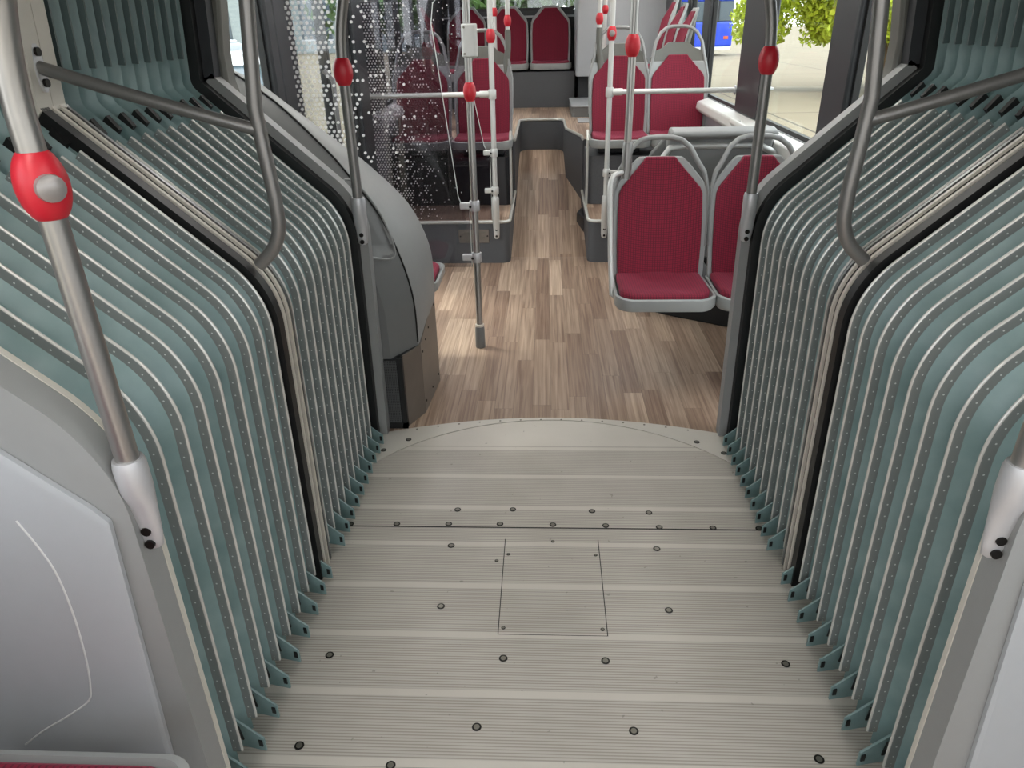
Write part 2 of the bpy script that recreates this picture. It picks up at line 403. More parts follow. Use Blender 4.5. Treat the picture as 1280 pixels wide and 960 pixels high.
# corner plate with the pale trim ring
mb = MB(); n = 40
inner = [(0.80*(2*i/n-1), TURN_C+math.sqrt(TURN_R**2-(0.80*(2*i/n-1))**2)+0.004) for i in range(n+1)]
outer = [(0.80*(2*i/n-1), outer_edge(0.80*(2*i/n-1))) for i in range(n+1)]
for zz in (0.0015,):
    vs = [(x, y, zz) for x, y in inner] + [(x, y, zz) for x, y in outer] + [(x, y, -0.05) for x, y in inner] + [(x, y, -0.05) for x, y in outer]
    k = n+1; fs = []
    for i in range(n): fs += [(i, i+1, k+i+1, k+i), (i, 2*k+i, 2*k+i+1, i+1), (k+i, k+i+1, 3*k+i+1, 3*k+i)]
    mb.add(vs, fs)
M['plate_plain'] = pm('plain_aluminium_plate', (200, 195, 186), 0.42, metal=0.12, var=0.08, scale=5)
ring_plate = struct(mb.build('floor_trim_plate', 'plate_plain'))
mb = MB(); mb.box(-0.80, 0.93, -0.10, 0.80, 2.90, -0.062); struct(mb.build('floor_underlay', 'seam'))
# seam line and hatch joints
mb = MB(); mb.box(-0.74, 2.047, -0.002, 0.75, 2.052, 0.0008)
mb.build('joint_line', 'seam', floor_plate)
mb = MB()
for x in (-0.1665, 0.1575): mb.box(x-0.0013, 1.548, -0.002, x+0.0013, 1.985, 0.0008)
mb.box(-0.1665, 1.548, -0.002, 0.1575, 1.5495, 0.0008)
mb.build('hatch_joint', 'seam', floor_plate)
big = [(-.353,1.947),(.355,1.943),(-.351,1.658),(.352,1.656),(-.648,1.459),(-.146,1.459),(.144,1.457),(.646,1.458),(-.203,1.235),(.199,1.234),
       (-.647,1.17),(.641,1.168),(-.405,1.123),(.405,1.121),(-.353,2.152),(-.147,2.156),(.146,2.15),(.354,2.144),(-.565,2.063),(-.376,2.066),(-.19,2.069),(.001,2.068),
       (.19,2.066),(.38,2.06),(.569,2.059),(.73,2.058),(-.735,2.06),(-.622,2.647),(-.715,2.561),(.62,2.638),(.715,2.551)]
small = [(0,1.975),(-.152,1.905),(.144,1.906),(-.152,1.574),(.144,1.574),(-.19,1.872)]
def screw_mesh(r):
    a = MB(); a.lathe([(0.0001, 0.0), (r, 0.0), (r*0.95, 0.0010), (0.0001, 0.0010)], (0, 0, 0.0))
    b = MB(); b.lathe([(r*0.34, 0.0008), (r*0.62, 0.0008), (r*0.60, 0.0018), (r*0.36, 0.0018)], (0, 0, 0.0))
    return a, b
proto = None
for (lst, r, zc) in ((big, 0.0125, 0.0), (small, 0.0065, 0.0)):
    a, b = screw_mesh(r); first = None
    for (x, y) in lst:
        if first is None:
            o = a.build('floor_screw', 'screw', floor_plate); q = b.build('screw_head', 'screw_ring', o); first = (o, q)
        else:
            o = first[0].copy(); C.objects.link(o); q = first[1].copy(); C.objects.link(q); q.parent = o
        o.location = (x, y, 0.002 if y > 2.5 else 0.0005)
for i in range(14):
    x = -0.60+1.2*i/13
    a = MB(); a.lathe([(0.0001, 0), (0.005, 0), (0.004, 0.0012), (0.0001, 0.0012)], (x, outer_edge(x)-0.017, 0.0015), n=8)
    a.build('trim_screw', 'screw_ring', ring_plate)

# wood floor, ramp and the rear deck
DECK_Z, PLAT_Z, RAMP0, RAMP1, SLOT_Y = 0.735, 0.31, 5.35, 7.62, 7.60
mb = MB()
poly = [(x, outer_edge(x)+0.001) for x in [0.80*(2*i/40-1) for i in range(41)]]
poly = [(-1.24, 2.70), (-0.80, 2.70)][:1] + [(-0.801, 2.70)] + poly + [(0.801, 2.70), (1.24, 2.70), (1.24, 5.35), (-1.24, 5.35)]
mb.prism(poly, 'z', -0.05, 0.0)
struct(mb.build('floor_wood', 'wood'))
mb = MB(); mb.loft([[(-0.40, RAMP0, 0.0), (0.40, RAMP0, 0.0), (0.40, RAMP0, -0.05), (-0.40, RAMP0, -0.05)],
                    [(-0.40, RAMP1, 0.45), (0.40, RAMP1, 0.45), (0.40, RAMP1, 0.40), (-0.40, RAMP1, 0.40)]])
struct(mb.build('floor_ramp', 'wood'))
mb = MB(); mb.box(-1.24, -3.2, -0.05, 1.24, 0.93, 0.0); struct(mb.build('floor_front_car', 'wood'))
def rounded(poly, idx, r, n=6):
    out = []
    for i, p in enumerate(poly):
        if i not in idx: out.append(p); continue
        P = Vector(p); A = Vector(poly[i-1]); B = Vector(poly[(i+1) % len(poly)])
        a = (A-P).normalized(); b = (B-P).normalized(); ang = a.angle(b); tl = r/math.tan(ang/2)
        p0 = P+a*tl; p1 = P+b*tl; c = P+(a+b).normalized()*(r/math.sin(ang/2))
        a0 = math.atan2(p0.y-c.y, p0.x-c.x); a1 = math.atan2(p1.y-c.y, p1.x-c.x); d = (a1-a0+PI) % (2*PI)-PI
        out += [(c.x+r*math.cos(a0+d*k/n), c.y+r*math.sin(a0+d*k/n)) for k in range(n+1)]
    return out
slot = [(-0.285, 6.25), (-0.285, SLOT_Y), (0.155, SLOT_Y), (0.165, 6.90), (0.285, 6.40), (0.285, 6.25)]
slotr = rounded(slot, {1, 2}, 0.09)
deck = [(-1.24, 6.25)] + slotr + [(1.24, 6.25), (1.24, 9.3), (-1.24, 9.3)]
mb = MB(); mb.prism(deck, 'z', 0.0, DECK_Z-0.004)
struct(mb.build('floor_deck_riser', 'speckle'))
mb = MB(); mb.prism(deck, 'z', DECK_Z-0.003, DECK_Z); struct(mb.build('floor_deck', 'wood'))
mb = MB(); mb.tube([(x, y, DECK_Z) for x, y in slotr], 0.013, 8); struct(mb.build('trim_1', 'trim'))
# floor level trim along the foot of the slot wall
# side platforms
def platform(sx, name):
    xi, xo = 0.288, 1.24
    pts = rounded([(xi*sx, 6.25), (xi*sx, 5.20), (xo*sx, 5.20), (xo*sx, 6.25)], {1}, 0.06)
    mb = MB(); mb.prism(pts, 'z', 0.0, PLAT_Z-0.004); o = struct(mb.build(name, 'speckle'))
    mb = MB(); mb.prism(pts, 'z', PLAT_Z-0.003, PLAT_Z); mb.build('platform_floor', 'wood', o)
    e = pts[:-1] if sx < 0 else pts[:-1]
    line = [p for p in pts if not (abs(p[0]-xo*sx) < 1e-6 and p[1] > 6)]
    mb = MB(); mb.tube([(x, y, PLAT_Z) for x, y in line], 0.012, 8); mb.build('platform_edge_trim', 'trim', o)
    # plinth the seats stand on
    pl = rounded([(0.30*sx, 6.25), (0.30*sx, 5.74), (xo*sx, 5.74), (xo*sx, 6.25)], {1}, 0.05)
    mb = MB(); mb.prism(pl, 'z', PLAT_Z, 0.68); mb.build('seat_plinth', 'speckle' if sx > 0 else 'gloss_dark', o)
    mb = MB(); mb.tube([(0.297*sx, 5.72, PLAT_Z), (0.297*sx, 5.72, 0.80), (0.297*sx, 5.80, 0.86)], 0.010, 8); mb.build('plinth_edge_trim', 'trim', o)
    return o
plat_left = platform(-1, 'floor_platform_left'); plat_right = platform(1, 'floor_platform_right')
mb = MB(); mb.prism([(0.285, 5.75), (0.235, 5.95), (0.285, 6.15)], 'z', 0.02, 0.20); mb.build('heater_outlet', 'dark', plat_right, bevel=0.01)
# data plate on the left platform front
pl = thing('information_plate', 'small grey embossed plate riveted to the front of the left platform', 'plate', (-0.555, 5.197, 0.207))
mb = MB(); mb.box(-0.112, -0.006, -0.05, 0.112, 0.0, 0.05); mb.build('backing', 'brushed', pl, bevel=0.002)
for k in range(5):
    mb = MB(); mb.box(-0.085, -0.0085, 0.026-0.013*k, 0.085-0.02*(k % 3), -0.006, 0.031-0.013*k); mb.build('embossed_line', 'screw_ring', pl)
for x in (-0.1, 0.1):
    mb = MB(); mb.lathe([(0.0001, 0), (0.006, 0), (0.005, -0.004), (0.0001, -0.005)], (x, -0.006, 0), 'y', 10); mb.build('rivet', 'screw', pl)

# ------------------------------------------------------------------ body shell: walls, ceiling, windows
def wall_with_windows(name, x, y0, y1, wins, zb, zt, ztop=2.25, low=None, glass=True, sx=1):
    """side wall in the plane x; wins are (ya, yb) window openings between zb and zt; everything between them is pillar"""
    t = 0.05
    xo = x+sx*t; a, b = min(x, xo), max(x, xo)
    mb = MB(); mb.box(a, y0, -0.05, b, y1, zb); o = struct(mb.build(name, 'light_plastic'))
    mb = MB(); mb.box(a, y0, zt, b, y1, ztop); mb.build('upper_panel', 'ceil', o)
    ys = [y0] + [v for w_ in wins for v in w_] + [y1]
    for i in range(0, len(ys), 2):
        if ys[i+1]-ys[i] < 0.01: continue
        mb = MB(); mb.box(a-0.02*(sx > 0)*0-0.015, ys[i], zb, b, ys[i+1], zt) if sx > 0 else mb.box(a, ys[i], zb, b+0.015, ys[i+1], zt)
        mb.build('window_pillar', 'pillar', o, bevel=0.012)
    return o
ZB, ZT = 1.06, 2.02
WR = [(2.80, 3.27), (3.55, 4.58), (5.12, 6.20), (6.45, 7.05), (7.2, 7.9)]
WLeft = [(2.80, 3.42), (5.72, 6.25), (6.55, 7.1), (7.25, 7.9)]
wall_with_windows('wall_right', 1.24, 2.70, 9.30, WR, ZB, ZT, sx=1)
n = 0
for (ya, yb) in WR:
    n += 1; mb = MB(); mb.box(1.262, ya, ZB, 1.268, yb, ZT); g = struct(mb.build('window_%d' % n, 'glass'))
    mb = MB()
    for (p, q, r_, s_) in ((ya, ZB, yb, ZB+0.022), (ya, ZT-0.02, yb, ZT), (ya, ZB, ya+0.02, ZT), (yb-0.02, ZB, yb, ZT)): mb.box(1.25, p, q, 1.275, r_, s_)
    mb.build('window_gasket', 'black', g)
# sill ledge on the right
mb = MB(); mb.prism([(1.24, 0.98), (1.24, 1.06), (1.16, 1.035), (1.15, 0.985), (1.17, 0.96)], 'y', 2.85, 8.15); struct(mb.build('trim_2', 'sill', bevel=0.008))
mb = MB(); mb.prism([(-1.24, 0.98), (-1.24, 1.06), (-1.16, 1.035), (-1.15, 0.985), (-1.17, 0.96)], 'y', 5.22, 8.15); struct(mb.build('trim_3', 'sill', bevel=0.008))
# left wall: window, door gap, windows
DOOR0, DOOR1 = 3.86, 4.92
wl = wall_with_windows('wall_left', -1.24, 2.70, DOOR0-0.36, [(2.80, 3.40)], ZB, ZT, sx=-1)
mb = MB(); mb.box(-1.29, DOOR0-0.36, -0.05, -1.225, DOOR0-0.10, 2.25); mb.build('door_post', 'pillar', wl, bevel=0.012)
wl2 = wall_with_windows('wall_left_rear', -1.24, DOOR1+0.25, 9.30, [(5.78, 6.25), (6.55, 7.1), (7.25, 7.9)], ZB, ZT, sx=-1)
mb = MB(); mb.box(-1.29, DOOR1-0.03, -0.05, -1.215, DOOR1+0.25, 2.25); mb.build('door_post', 'pillar', wl2, bevel=0.012)
mb = MB(); mb.box(-1.29, DOOR0-0.1, 2.10, -1.24, DOOR1, 2.25); mb.build('door_header', 'ceil', wl2)
for (ya, yb) in [(2.80, 3.40), (5.78, 6.25), (6.55, 7.1), (7.25, 7.9)]:
    n += 1; mb = MB(); mb.box(-1.268, ya, ZB, -1.262, yb, ZT); g = struct(mb.build('window_%d' % n, 'glass'))
    mb = MB()
    for (p, q, r_, s_) in ((ya, ZB, yb, ZB+0.022), (ya, ZT-0.02, yb, ZT), (ya, ZB, ya+0.02, ZT), (yb-0.02, ZB, yb, ZT)): mb.box(-1.275, p, q, -1.25, r_, s_)
    mb.build('window_gasket', 'black', g)
# double leaf glazed door on the left
for i, (ya, yb) in enumerate(((DOOR0-0.10, 4.335), (4.345, DOOR1-0.03))):
    mb = MB(); f = 0.045
    mb.box(-1.285, ya, -0.02, -1.245, ya+f, 2.10); mb.box(-1.285, yb-f, -0.02, -1.245, yb, 2.10)
    mb.box(-1.285, ya, -0.02, -1.245, yb, 0.10); mb.box(-1.285, ya, 2.04, -1.245, yb, 2.10)
    d = struct(mb.build('door_%d' % (i+1), 'black', bevel=0.008))
    mb = MB(); mb.box(-1.268, ya+f, 0.10, -1.262, yb-f, 2.04); mb.build('door_glass', 'glass', d)
    yh = yb-0.10 if i == 0 else ya+0.10
    mb = MB(); mb.tube([(-1.245, yh, 0.75), (-1.20, yh, 0.80), (-1.20, yh, 1.35), (-1.245, yh, 1.40)], 0.014, 10); mb.build('door_handle', 'dark_tube', d)
# rear wall with its window
RY = 9.25
mb = MB(); mb.box(-1.24, RY, 0.0, 1.24, RY+0.05, 1.73); mb.box(-1.24, RY, 1.73, -0.95, RY+0.05, 2.25); mb.box(0.33, RY, 1.73, 1.24, RY+0.05, 2.25); mb.box(-0.95, RY, 2.08, 0.33, RY+0.05, 2.25)
wb = struct(mb.build('wall_rear', 'roofdark'))
fr = rounded([(-0.93, 1.755), (0.31, 1.755), (0.31, 2.06), (-0.93, 2.06)], {0, 1, 2, 3}, 0.06)
n += 1; mb = MB(); mb.prism(fr, 'y', RY+0.02, RY+0.026); g = struct(mb.build('window_%d' % n, 'glass'))
fo = rounded([(-0.96, 1.725), (0.34, 1.725), (0.34, 2.09), (-0.96, 2.09)], {0, 1, 2, 3}, 0.08)
mb = MB(); k = len(fr)
mb.loft([[(x, RY-0.01, z) for x, z in fo], [(x, RY-0.01, z) for x, z in fr], [(x, RY+0.03, z) for x, z in fr], [(x, RY+0.03, z) for x, z in fo]], caps=False)
mb.build('window_gasket', 'black', g)
mb = MB(); mb.box(-1.24, RY-0.045, 1.655, 0.32, RY, 1.675); mb.build('rear_ledge', 'light_plastic', wb)
# bench riser
mb = MB(); mb.box(-1.24, 8.72, DECK_Z, 0.30, 9.25, 1.11); struct(mb.build('wall_bench_riser', 'speckle'))
# grey engine tower
mb = MB(); mb.prism(rounded([(0.305, 8.45), (1.24, 8.45), (1.24, 9.25), (0.305, 9.25)], {0}, 0.03), 'z', 1.07, 2.26)
struct(mb.build('wall_engine_tower', 'light_plastic', bevel=0.006))
mb = MB(); mb.box(0.34, 8.62, DECK_Z, 1.24, 9.25, 1.07); struct(mb.build('wall_engine_base', 'roofdark'))
# ceilings
mb = MB(); mb.box(-1.29, 2.70, 2.25, 1.29, 9.30, 2.30); struct(mb.build('ceiling', 'ceil'))
mb = MB(); mb.box(-1.29, -3.2, 2.25, 1.29, 0.93, 2.30); struct(mb.build('ceiling_front_car', 'ceil'))
# front car shell around and behind the camera
for sx, nm in ((-1, 'wall_left_front_car'), (1, 'wall_right_front_car')):
    wall_with_windows(nm, 1.24*sx, -3.2, 0.93, [(-2.9, -1.7), (-1.5, -0.3), (-0.1, 0.62)], 1.0, 2.05, sx=sx)
# ------------------------------------------------------------------ ceiling lamps
LG = 'ceiling light strips of the bus'
def lamp(x, y, label):
    t = thing('ceiling_light', label, 'light', (x, y, 2.25), 0, LG)
    mb = MB(); mb.box(-0.075, -0.55, -0.03, 0.075, 0.55, 0.0); mb.build('housing', 'pale_plastic', t, bevel=0.006)
    mb = MB(); mb.box(-0.06, -0.53, -0.042, 0.06, 0.53, -0.031); mb.build('diffuser', 'diffuser', t, bevel=0.004)
for x, s in ((-0.72, 'left'), (0.72, 'right')):
    for y, w_ in ((3.4, 'first behind the joint'), (4.8, 'second behind the joint'), (6.2, 'third behind the joint'), (7.6, 'last before the rear bench')):
        lamp(x, y, 'long ceiling light on the %s side, %s' % (s, w_))
    for y, w_ in ((0.25, 'nearest the joint'), (-1.1, 'second before the joint')):
        lamp(x, y, 'long ceiling light of the front car, %s side, %s' % (s, w_))

# ------------------------------------------------------------------ bellows
NEAR = [1.742, 1.668, 1.580, 1.490, 1.400, 1.310, 1.217, 1.122, 1.035]
FAR = [1.905+0.0745*k for k in range(10)]
def uv_on(o, path, prof_n):
    """uv.x along the section in metres, uv.y the depth of the profile point"""
    me = o.data; ul = me.uv_layers.new(name='UVMap'); n = len(prof_n)
    for li, l in enumerate(me.loops):
        i = l.vertex_index
        ul.data[li].uv = (path[i//n][4], prof_n[i % n])
def bellows(sx, crests, y0, y1, label, group):
    t = thing('bellows', label, 'bellows', (0, 0, 0))
    t['group'] = group
    # fabric: pleats that fall back between the crests
    ys = sorted(crests); edges = [y0] + ys + [y1]; samp = []
    for a, b in zip(edges[:-1], edges[1:]):
        L = b-a
        for k in range(7):
            u = k/7; d = (math.sin(PI*u))**0.75*min(0.045, L*0.5)
            samp.append((a+L*u, d*0.9+0.0135))
    samp.append((y1, 0.0135))
    mb = MB(); cols = []
    for (x, z, nx, nz, s) in PATH:
        cols.append([(sx*(x+nx*d), y, z+nz*d) for (y, d) in samp])
    mb.loft(cols, caps=False, closed=False)
    mb.build('fabric', 'teal', t, smooth=60)
    # clamping strips
    prof0 = [(-0.0036, 0.026), (-0.0042, 0.003), (-0.0034, -0.0030), (-0.0014, -0.0050), (0.0012, -0.0050), (0.0032, -0.0030), (0.0042, 0.003), (0.0030, 0.026)]
    pn = [0.026, 0.003, -0.0030, -0.0050, -0.0050, -0.0030, 0.003, 0.026]
    base = MB()
    start = [p for p in LOW if p[1] > -1]
    rings = []
    for i, (x, z, nx, nz, s) in enumerate(start):
        zz = z if i else 0.045
        rings.append([(sx*(x+nx*nn), yy, zz+nz*nn) for (yy, nn) in prof0])
    # rounded foot of the strip
    base.loft(rings)
    for j, yc in enumerate(crests):
        if j == 0:
            o = base.build('clamping_strip', 'rib', t, smooth=75); uv_on(o, start, pn); first = o
        else:
            o = first.copy(); C.objects.link(o)
        o.location = (0, yc, 0)
    # narrow dark strips above the shoulder, painting in the folds' shade lines
    up = [p for p in PATH if p[1] >= 1.47]
    pb = MB(); sweep(pb, up, rect(-0.002, 0.004, -0.002, 0.022), sx)
    for j, yc in enumerate(crests):
        if j == 0: o = pb.build('upper_shade_strip', 'teal_dark', t); first = o
        else: o = first.copy(); C.objects.link(o)
        o.location = (0, yc, 0)
    # hem flaps folded on to the floor
    pitch = abs(crests[1]-crests[0])
    hb = MB()
    A = [(0.800, 0.012, 0.006), (0.722, -0.004, 0.006), (0.722, -0.004, 0.050), (0.744, 0.002, 0.062), (0.800, 0.012, 0.105)]
    hb.loft([[(sx*p[0], p[1], p[2]) for p in A], [(sx*p[0], p[1]+0.006, p[2]) for p in A]])
    sb = MB(); B = [(0.727, -0.006, 0.024), (0.737, -0.004, 0.024), (0.737, -0.004, 0.044), (0.727, -0.006, 0.044)]
    sb.loft([[(sx*p[0], p[1], p[2]) for p in B], [(sx*p[0], p[1]+0.004, p[2]) for p in B]])
    cb = MB(); Bc = [(0.770, -0.008, 0.050), (0.778, -0.006, 0.050), (0.784, -0.004, 0.092), (0.776, -0.006, 0.092)]
    cb.loft([[(sx*p[0], p[1], p[2]) for p in Bc], [(sx*p[0], p[1]+0.004, p[2]) for p in Bc]])
    nb = MB(); q = [p for p in PATH if 1.30 < p[1] < 1.41]; x_, z_, nx_, nz_, _ = q[-1]
    for j, yc in enumerate(crests):
        if j == 0:
            h = hb.build('hem_flap', 'teal', t); s1 = sb.build('flap_slot', 'black', h); s2 = cb.build('flap_notch', 'black', h); hf = (h, s1, s2)
        else:
            h = hf[0].copy(); C.objects.link(h)
            for c_ in hf[1:]:
                d = c_.copy(); C.objects.link(d); d.parent = h
        h.location = (0, yc+pitch*0.42, 0)
    # dark slots in the fabric corners at the shoulder
    q = [p for p in PATH if 1.395 < p[1] < 1.43]; x_, z_, nx_, nz_, _ = q[len(q)//2]
    dd = Vector((-nz_, nx_)); sl = MB(); ring = []
    for yy in (-0.009, 0.009):
        ring.append([(sx*(dd.x*a_+nx_*b_), yy+a_*0.35, dd.y*a_+nz_*b_) for a_, b_ in ((-0.026, -0.014), (0.026, -0.014), (0.026, 0.010), (-0.026, 0.010))])
    sl.loft(ring)
    for j, yc in enumerate(crests):
        if j == 0: o = sl.build('shoulder_slot', 'seam', t); first = o
        else: o = first.copy(); C.objects.link(o)
        o.location = (sx*(x_+nx_*0.020), yc+pitch*0.30, z_+nz_*0.020)
    return t
M['teal_dark'] = pm('bellows_shade_strip', (78, 92, 92), 0.5, var=0.06)  # dark teal for the painted shade lines of the upper folds
BG = 'bellows of the bus joint'
bellows(-1, NEAR, 1.00, 1.772, 'near half of the left teal bellows, in front of the black middle hoop', BG)
bellows(1, NEAR, 1.00, 1.772, 'near half of the right teal bellows, in front of the black middle hoop', BG)
bellows(-1, FAR, 1.865, 2.66, 'far half of the left teal bellows, between middle hoop and grey housing', BG)
bellows(1, FAR, 1.865, 2.66, 'far half of the right teal bellows, between middle hoop and red seats', BG)

def hoop(parts, name, label, cat):
    t = thing(name, label, cat)
    full = [(-x, z, -nx, nz) for (x, z, nx, nz, s_) in PATH[:-1]] + [(x, z, nx, nz) for (x, z, nx, nz, s_) in PATH[::-1]]
    for (nm, prof, mat, path) in parts:
        if path is None:
            mb = MB(); mb.loft([[(x+nx*n_, y, z+nz*n_) for (y, n_) in prof] for (x, z, nx, nz) in full]); mb.build(nm, mat, t, smooth=30)
        else:
            for sx in (-1, 1):
                mb = MB(); sweep(mb, path, prof, sx); mb.build(nm, mat, t, smooth=30)
    return t
UP = [p for p in PATH if p[1] > 1.44]
LOWP = [p for p in PATH if p[1] <= 1.46]
def upright(y0, y1, n0, n1): return rect(y0, y1, n0, n1)
M['rib_grey'] = pm('grey_aluminium_strip', (120, 122, 121), 0.35, metal=0.5)
HY = 0.016
def hr_(a, b, c, d): return rect(a+HY, b+HY, c, d)
hoop([('rubber_band', hr_(1.752, 1.786, -0.012, 0.05), 'black', LOWP),
      ('aluminium_strip', hr_(1.796, 1.806, -0.014, 0.03), 'alu', LOWP),
      ('aluminium_strip', hr_(1.828, 1.838, -0.014, 0.03), 'alu', LOWP),
      ('aluminium_strip', hr_(1.852, 1.862, -0.012, 0.03), 'rib_grey', LOWP),
      ('core', hr_(1.758, 1.864, -0.006, 0.052), 'black', None),
      ('cream_upright', hr_(1.745, 1.803, -0.012, 0.04), 'cream', UP),
      ('cream_upright', hr_(1.806, 1.855, -0.012, 0.04), 'cream', UP)],
     'middle_hoop', 'black rubber and aluminium middle hoop between the two bellows halves', 'frame')
hoop([('frame_face', rect(2.690, 2.745, -0.045, 0.03), 'grey_plastic', LOWP),
      ('gasket', rect(2.655, 2.690, -0.012, 0.03), 'black', None),
      ('upper_lining', rect(2.690, 2.745, -0.05, 0.03), 'pillar', UP)],
     'end_frame', 'grey end frame with black gasket where the bellows meet the rear car', 'frame')
hoop([('frame_face', rect(0.922, 0.978, -0.048, 0.10), 'grey_plastic', LOWP),
      ('gasket', rect(0.992, 1.004, -0.030, 0.03), 'black', None),
      ('edge_strip', rect(0.978, 0.990, -0.050, 0.03), 'cream', LOWP),
      ('upper_lining', rect(0.925, 0.985, -0.05, 0.03), 'pillar', UP)],
     'end_frame', 'grey end frame with pale edge strip at the front car, nearest the camera', 'frame')

# window corner posts behind the far end frame
for sx, nm in ((-1, 'left'), (1, 'right')):
    pp = [(1.125, 1.325), (1.160, 1.385), (1.172, 1.45), (1.172, 1.54), (1.150, 1.70), (1.14, 2.25), (1.20, 2.25), (1.22, 1.70), (1.235, 1.54), (1.225, 1.44), (1.195, 1.38)]
    mb = MB(); mb.prism([(sx*x, z) for x, z in pp], 'y', 2.745, 2.83)
    struct(mb.build('trim_%d' % (4 if sx < 0 else 5), 'olive', bevel=0.012))

# ------------------------------------------------------------------ seats
def seat_parts(t, style='low'):
    """origin on the floor under the middle of the front lip; the sitter looks towards -y"""
    # pan
    def outline(hw, d0, d1, r):
        return rounded([(-hw, d0), (hw, d0), (hw*0.97, d1), (-hw*0.97, d1)], {0, 1, 2, 3}, r, 8)
    o0 = outline(0.236, 0.020, 0.44, 0.075); o1 = outline(0.224, 0.032, 0.43, 0.07)
    def fz(x, y): return 0.008*math.exp(-((y-0.05)/0.08)**2)
    mb = MB()
    mb.loft([[(x*0.95, y*0.97+0.010, 0.388) for x, y in o0], [(x, y, 0.405) for x, y in o0], [(x, y, 0.432+fz(x, y)+0.012*(x/0.23)**2) for x, y in o0], [(x, y, 0.436+fz(x, y)+0.012*(x/0.23)**2) for x, y in o1], [(x*0.93, 0.24+(y-0.24)*0.93, 0.422) for x, y in o1]])
    mb.build('seat_pan', 'shell', t, smooth=50)
    oc = outline(0.211, 0.048, 0.425, 0.075)
    mb = MB(); rings = []
    cx_, cy_ = 0.0, 0.25
    for f, h in ((1.0, 0.425), (1.0, 0.448), (0.95, 0.458), (0.8, 0.458), (0.5, 0.449), (0.2, 0.4465), (0.02, 0.4462)):
        rings.append([(cx_+(x-cx_)*f, cy_+(y-cy_)*f, h+0.016*(x*f/0.21)**2-0.004*math.exp(-((cy_+(y-cy_)*f-0.05)/0.03)**2)) for x, y in oc])
    mb.loft(rings); mb.build('seat_cushion', 'seat', t, smooth=60)
    # back cushion and back shell as height rows
    def back(rows, ythick, dish, yoff, nm, mat, ns=12):
        mb = MB(); rings = []
        for (z, hw) in rows:
            y0 = 0.392+0.125*(z-0.43)/0.6+yoff
            front = [(hw*(2*k/ns-1), y0-dish*((hw*(2*k/ns-1))/0.21)**2, z) for k in range(ns+1)]
            backr = [(x, y+ythick, zz) for (x, y, zz) in front[::-1]]
            rings.append(front+backr)
        mb.loft(rings); return mb.build(nm, mat, t, smooth=50, bevel=0.006, seg=2)
    cr = [(0.425, 0.186), (0.47, 0.200), (0.60, 0.205), (0.75, 0.205), (0.845, 0.201), (0.872, 0.190), (0.985, 0.086), (1.005, 0.072)]
    back(cr, 0.03, 0.050, 0.0, 'back_cushion', 'seat')
    hz = 1.05
    if style == 'plain':
        sr = [(0.385, 0.20), (0.42, 0.222), (0.60, 0.229), (0.75, 0.229), (0.86, 0.222), (0.90, 0.205), (0.995, 0.118), (1.03, 0.085)]
        back(sr, 0.022, 0.052, 0.018, 'back_shell', 'shell')
    elif style == 'low':
        sr = [(0.385, 0.20), (0.42, 0.222), (0.60, 0.229), (0.75, 0.229), (0.86, 0.225), (0.90, 0.205), (0.975, 0.140), (1.005, 0.105)]
        back(sr, 0.022, 0.052, 0.018, 'back_shell', 'shell')
        hz = 1.090
    else:
        sr = [(0.385, 0.20), (0.42, 0.222), (0.60, 0.229), (0.75, 0.229), (0.90, 0.227), (0.96, 0.216)]
        back(sr, 0.022, 0.052, 0.018, 'back_shell', 'shell')
        hr = [(0.86, 0.226), (0.98, 0.217), (1.03, 0.185), (1.055, 0.120), (1.085, 0.085), (1.092, 0.070)]
        back(hr, 0.03, 0.048, 0.022, 'head_panel', 'olive')
        hz = 1.20
    def yb(z, x): return 0.392+0.125*(z-0.43)/0.6+0.028-0.050*(x/0.21)**2
    # grab handle: a flat arch over the back
    if style == 'plain':
        mb = MB(); mb.box(-0.16, 0.07, 0.325, 0.16, 0.40, 0.368); mb.build('underframe', 'dark', t, bevel=0.01)
        return
    arch = [(0.226, 0.60), (0.229, 0.75), (0.227, 0.86), (0.208, 0.94), (0.176, hz-0.105), (0.138, hz-0.04), (0.098, hz-0.010), (0.055, hz), (0, hz+0.002)]
    full = [(x, z) for x, z in arch] + [(-x, z) for x, z in arch[-2::-1]]
    rings = []
    for i, (x, z) in enumerate(full):
        a = Vector(full[max(i-1, 0)]); b = Vector(full[min(i+1, len(full)-1)]); d = (b-a).normalized(); nn = Vector((-d.y, d.x))
        wq = 0.007+0.006*min(1, max(0, (z-0.75)/0.25)); dq = 0.016; y = yb(z, x)
        rings.append([(x+nn.x*wq*math.cos(q*PI/4), y+dq*math.sin(q*PI/4), z+nn.y*wq*math.cos(q*PI/4)) for q in range(8)])
    mb = MB(); mb.loft(rings); mb.build('grab_handle', 'grey_plastic', t, smooth=60)
    # underframe
    mb = MB(); mb.box(-0.16, 0.20, 0.325, 0.16, 0.42, 0.368); mb.build('underframe', 'dark', t, bevel=0.01)
def make_seat(style, name, label, loc, rz=0.0, group=None):
    t = thing(name, label, 'seat', loc, rz, group)
    seat_parts(t, style); return t
seat_low = make_seat('low', 'passenger_seat', 'crimson seat on the aisle, standing on the wood floor in front of the platform', (0.535, 3.11, 0.012), 0, 'pair of crimson seats beside the right bellows')
def place(src, label, loc, rz, group):
    o = copy_tree(src); o['label'] = label; o['group'] = group; o.location = loc; o.rotation_euler = (0, 0, rz); return o
place(seat_low, 'crimson seat half hidden behind the right end frame, beside the window', (1.005, 3.11, 0.012), 0, 'pair of crimson seats beside the right bellows')
PG = 'crimson seats on the side platforms'
seat_high = make_seat('high', 'passenger_seat', 'crimson seat behind the dotted glass, next to the left window', (-1.00, 5.62, 0.36), 0, PG)
place(seat_high, 'crimson aisle seat on the left platform, behind the clear end of the glass', (-0.515, 5.62, 0.36), 0, PG)
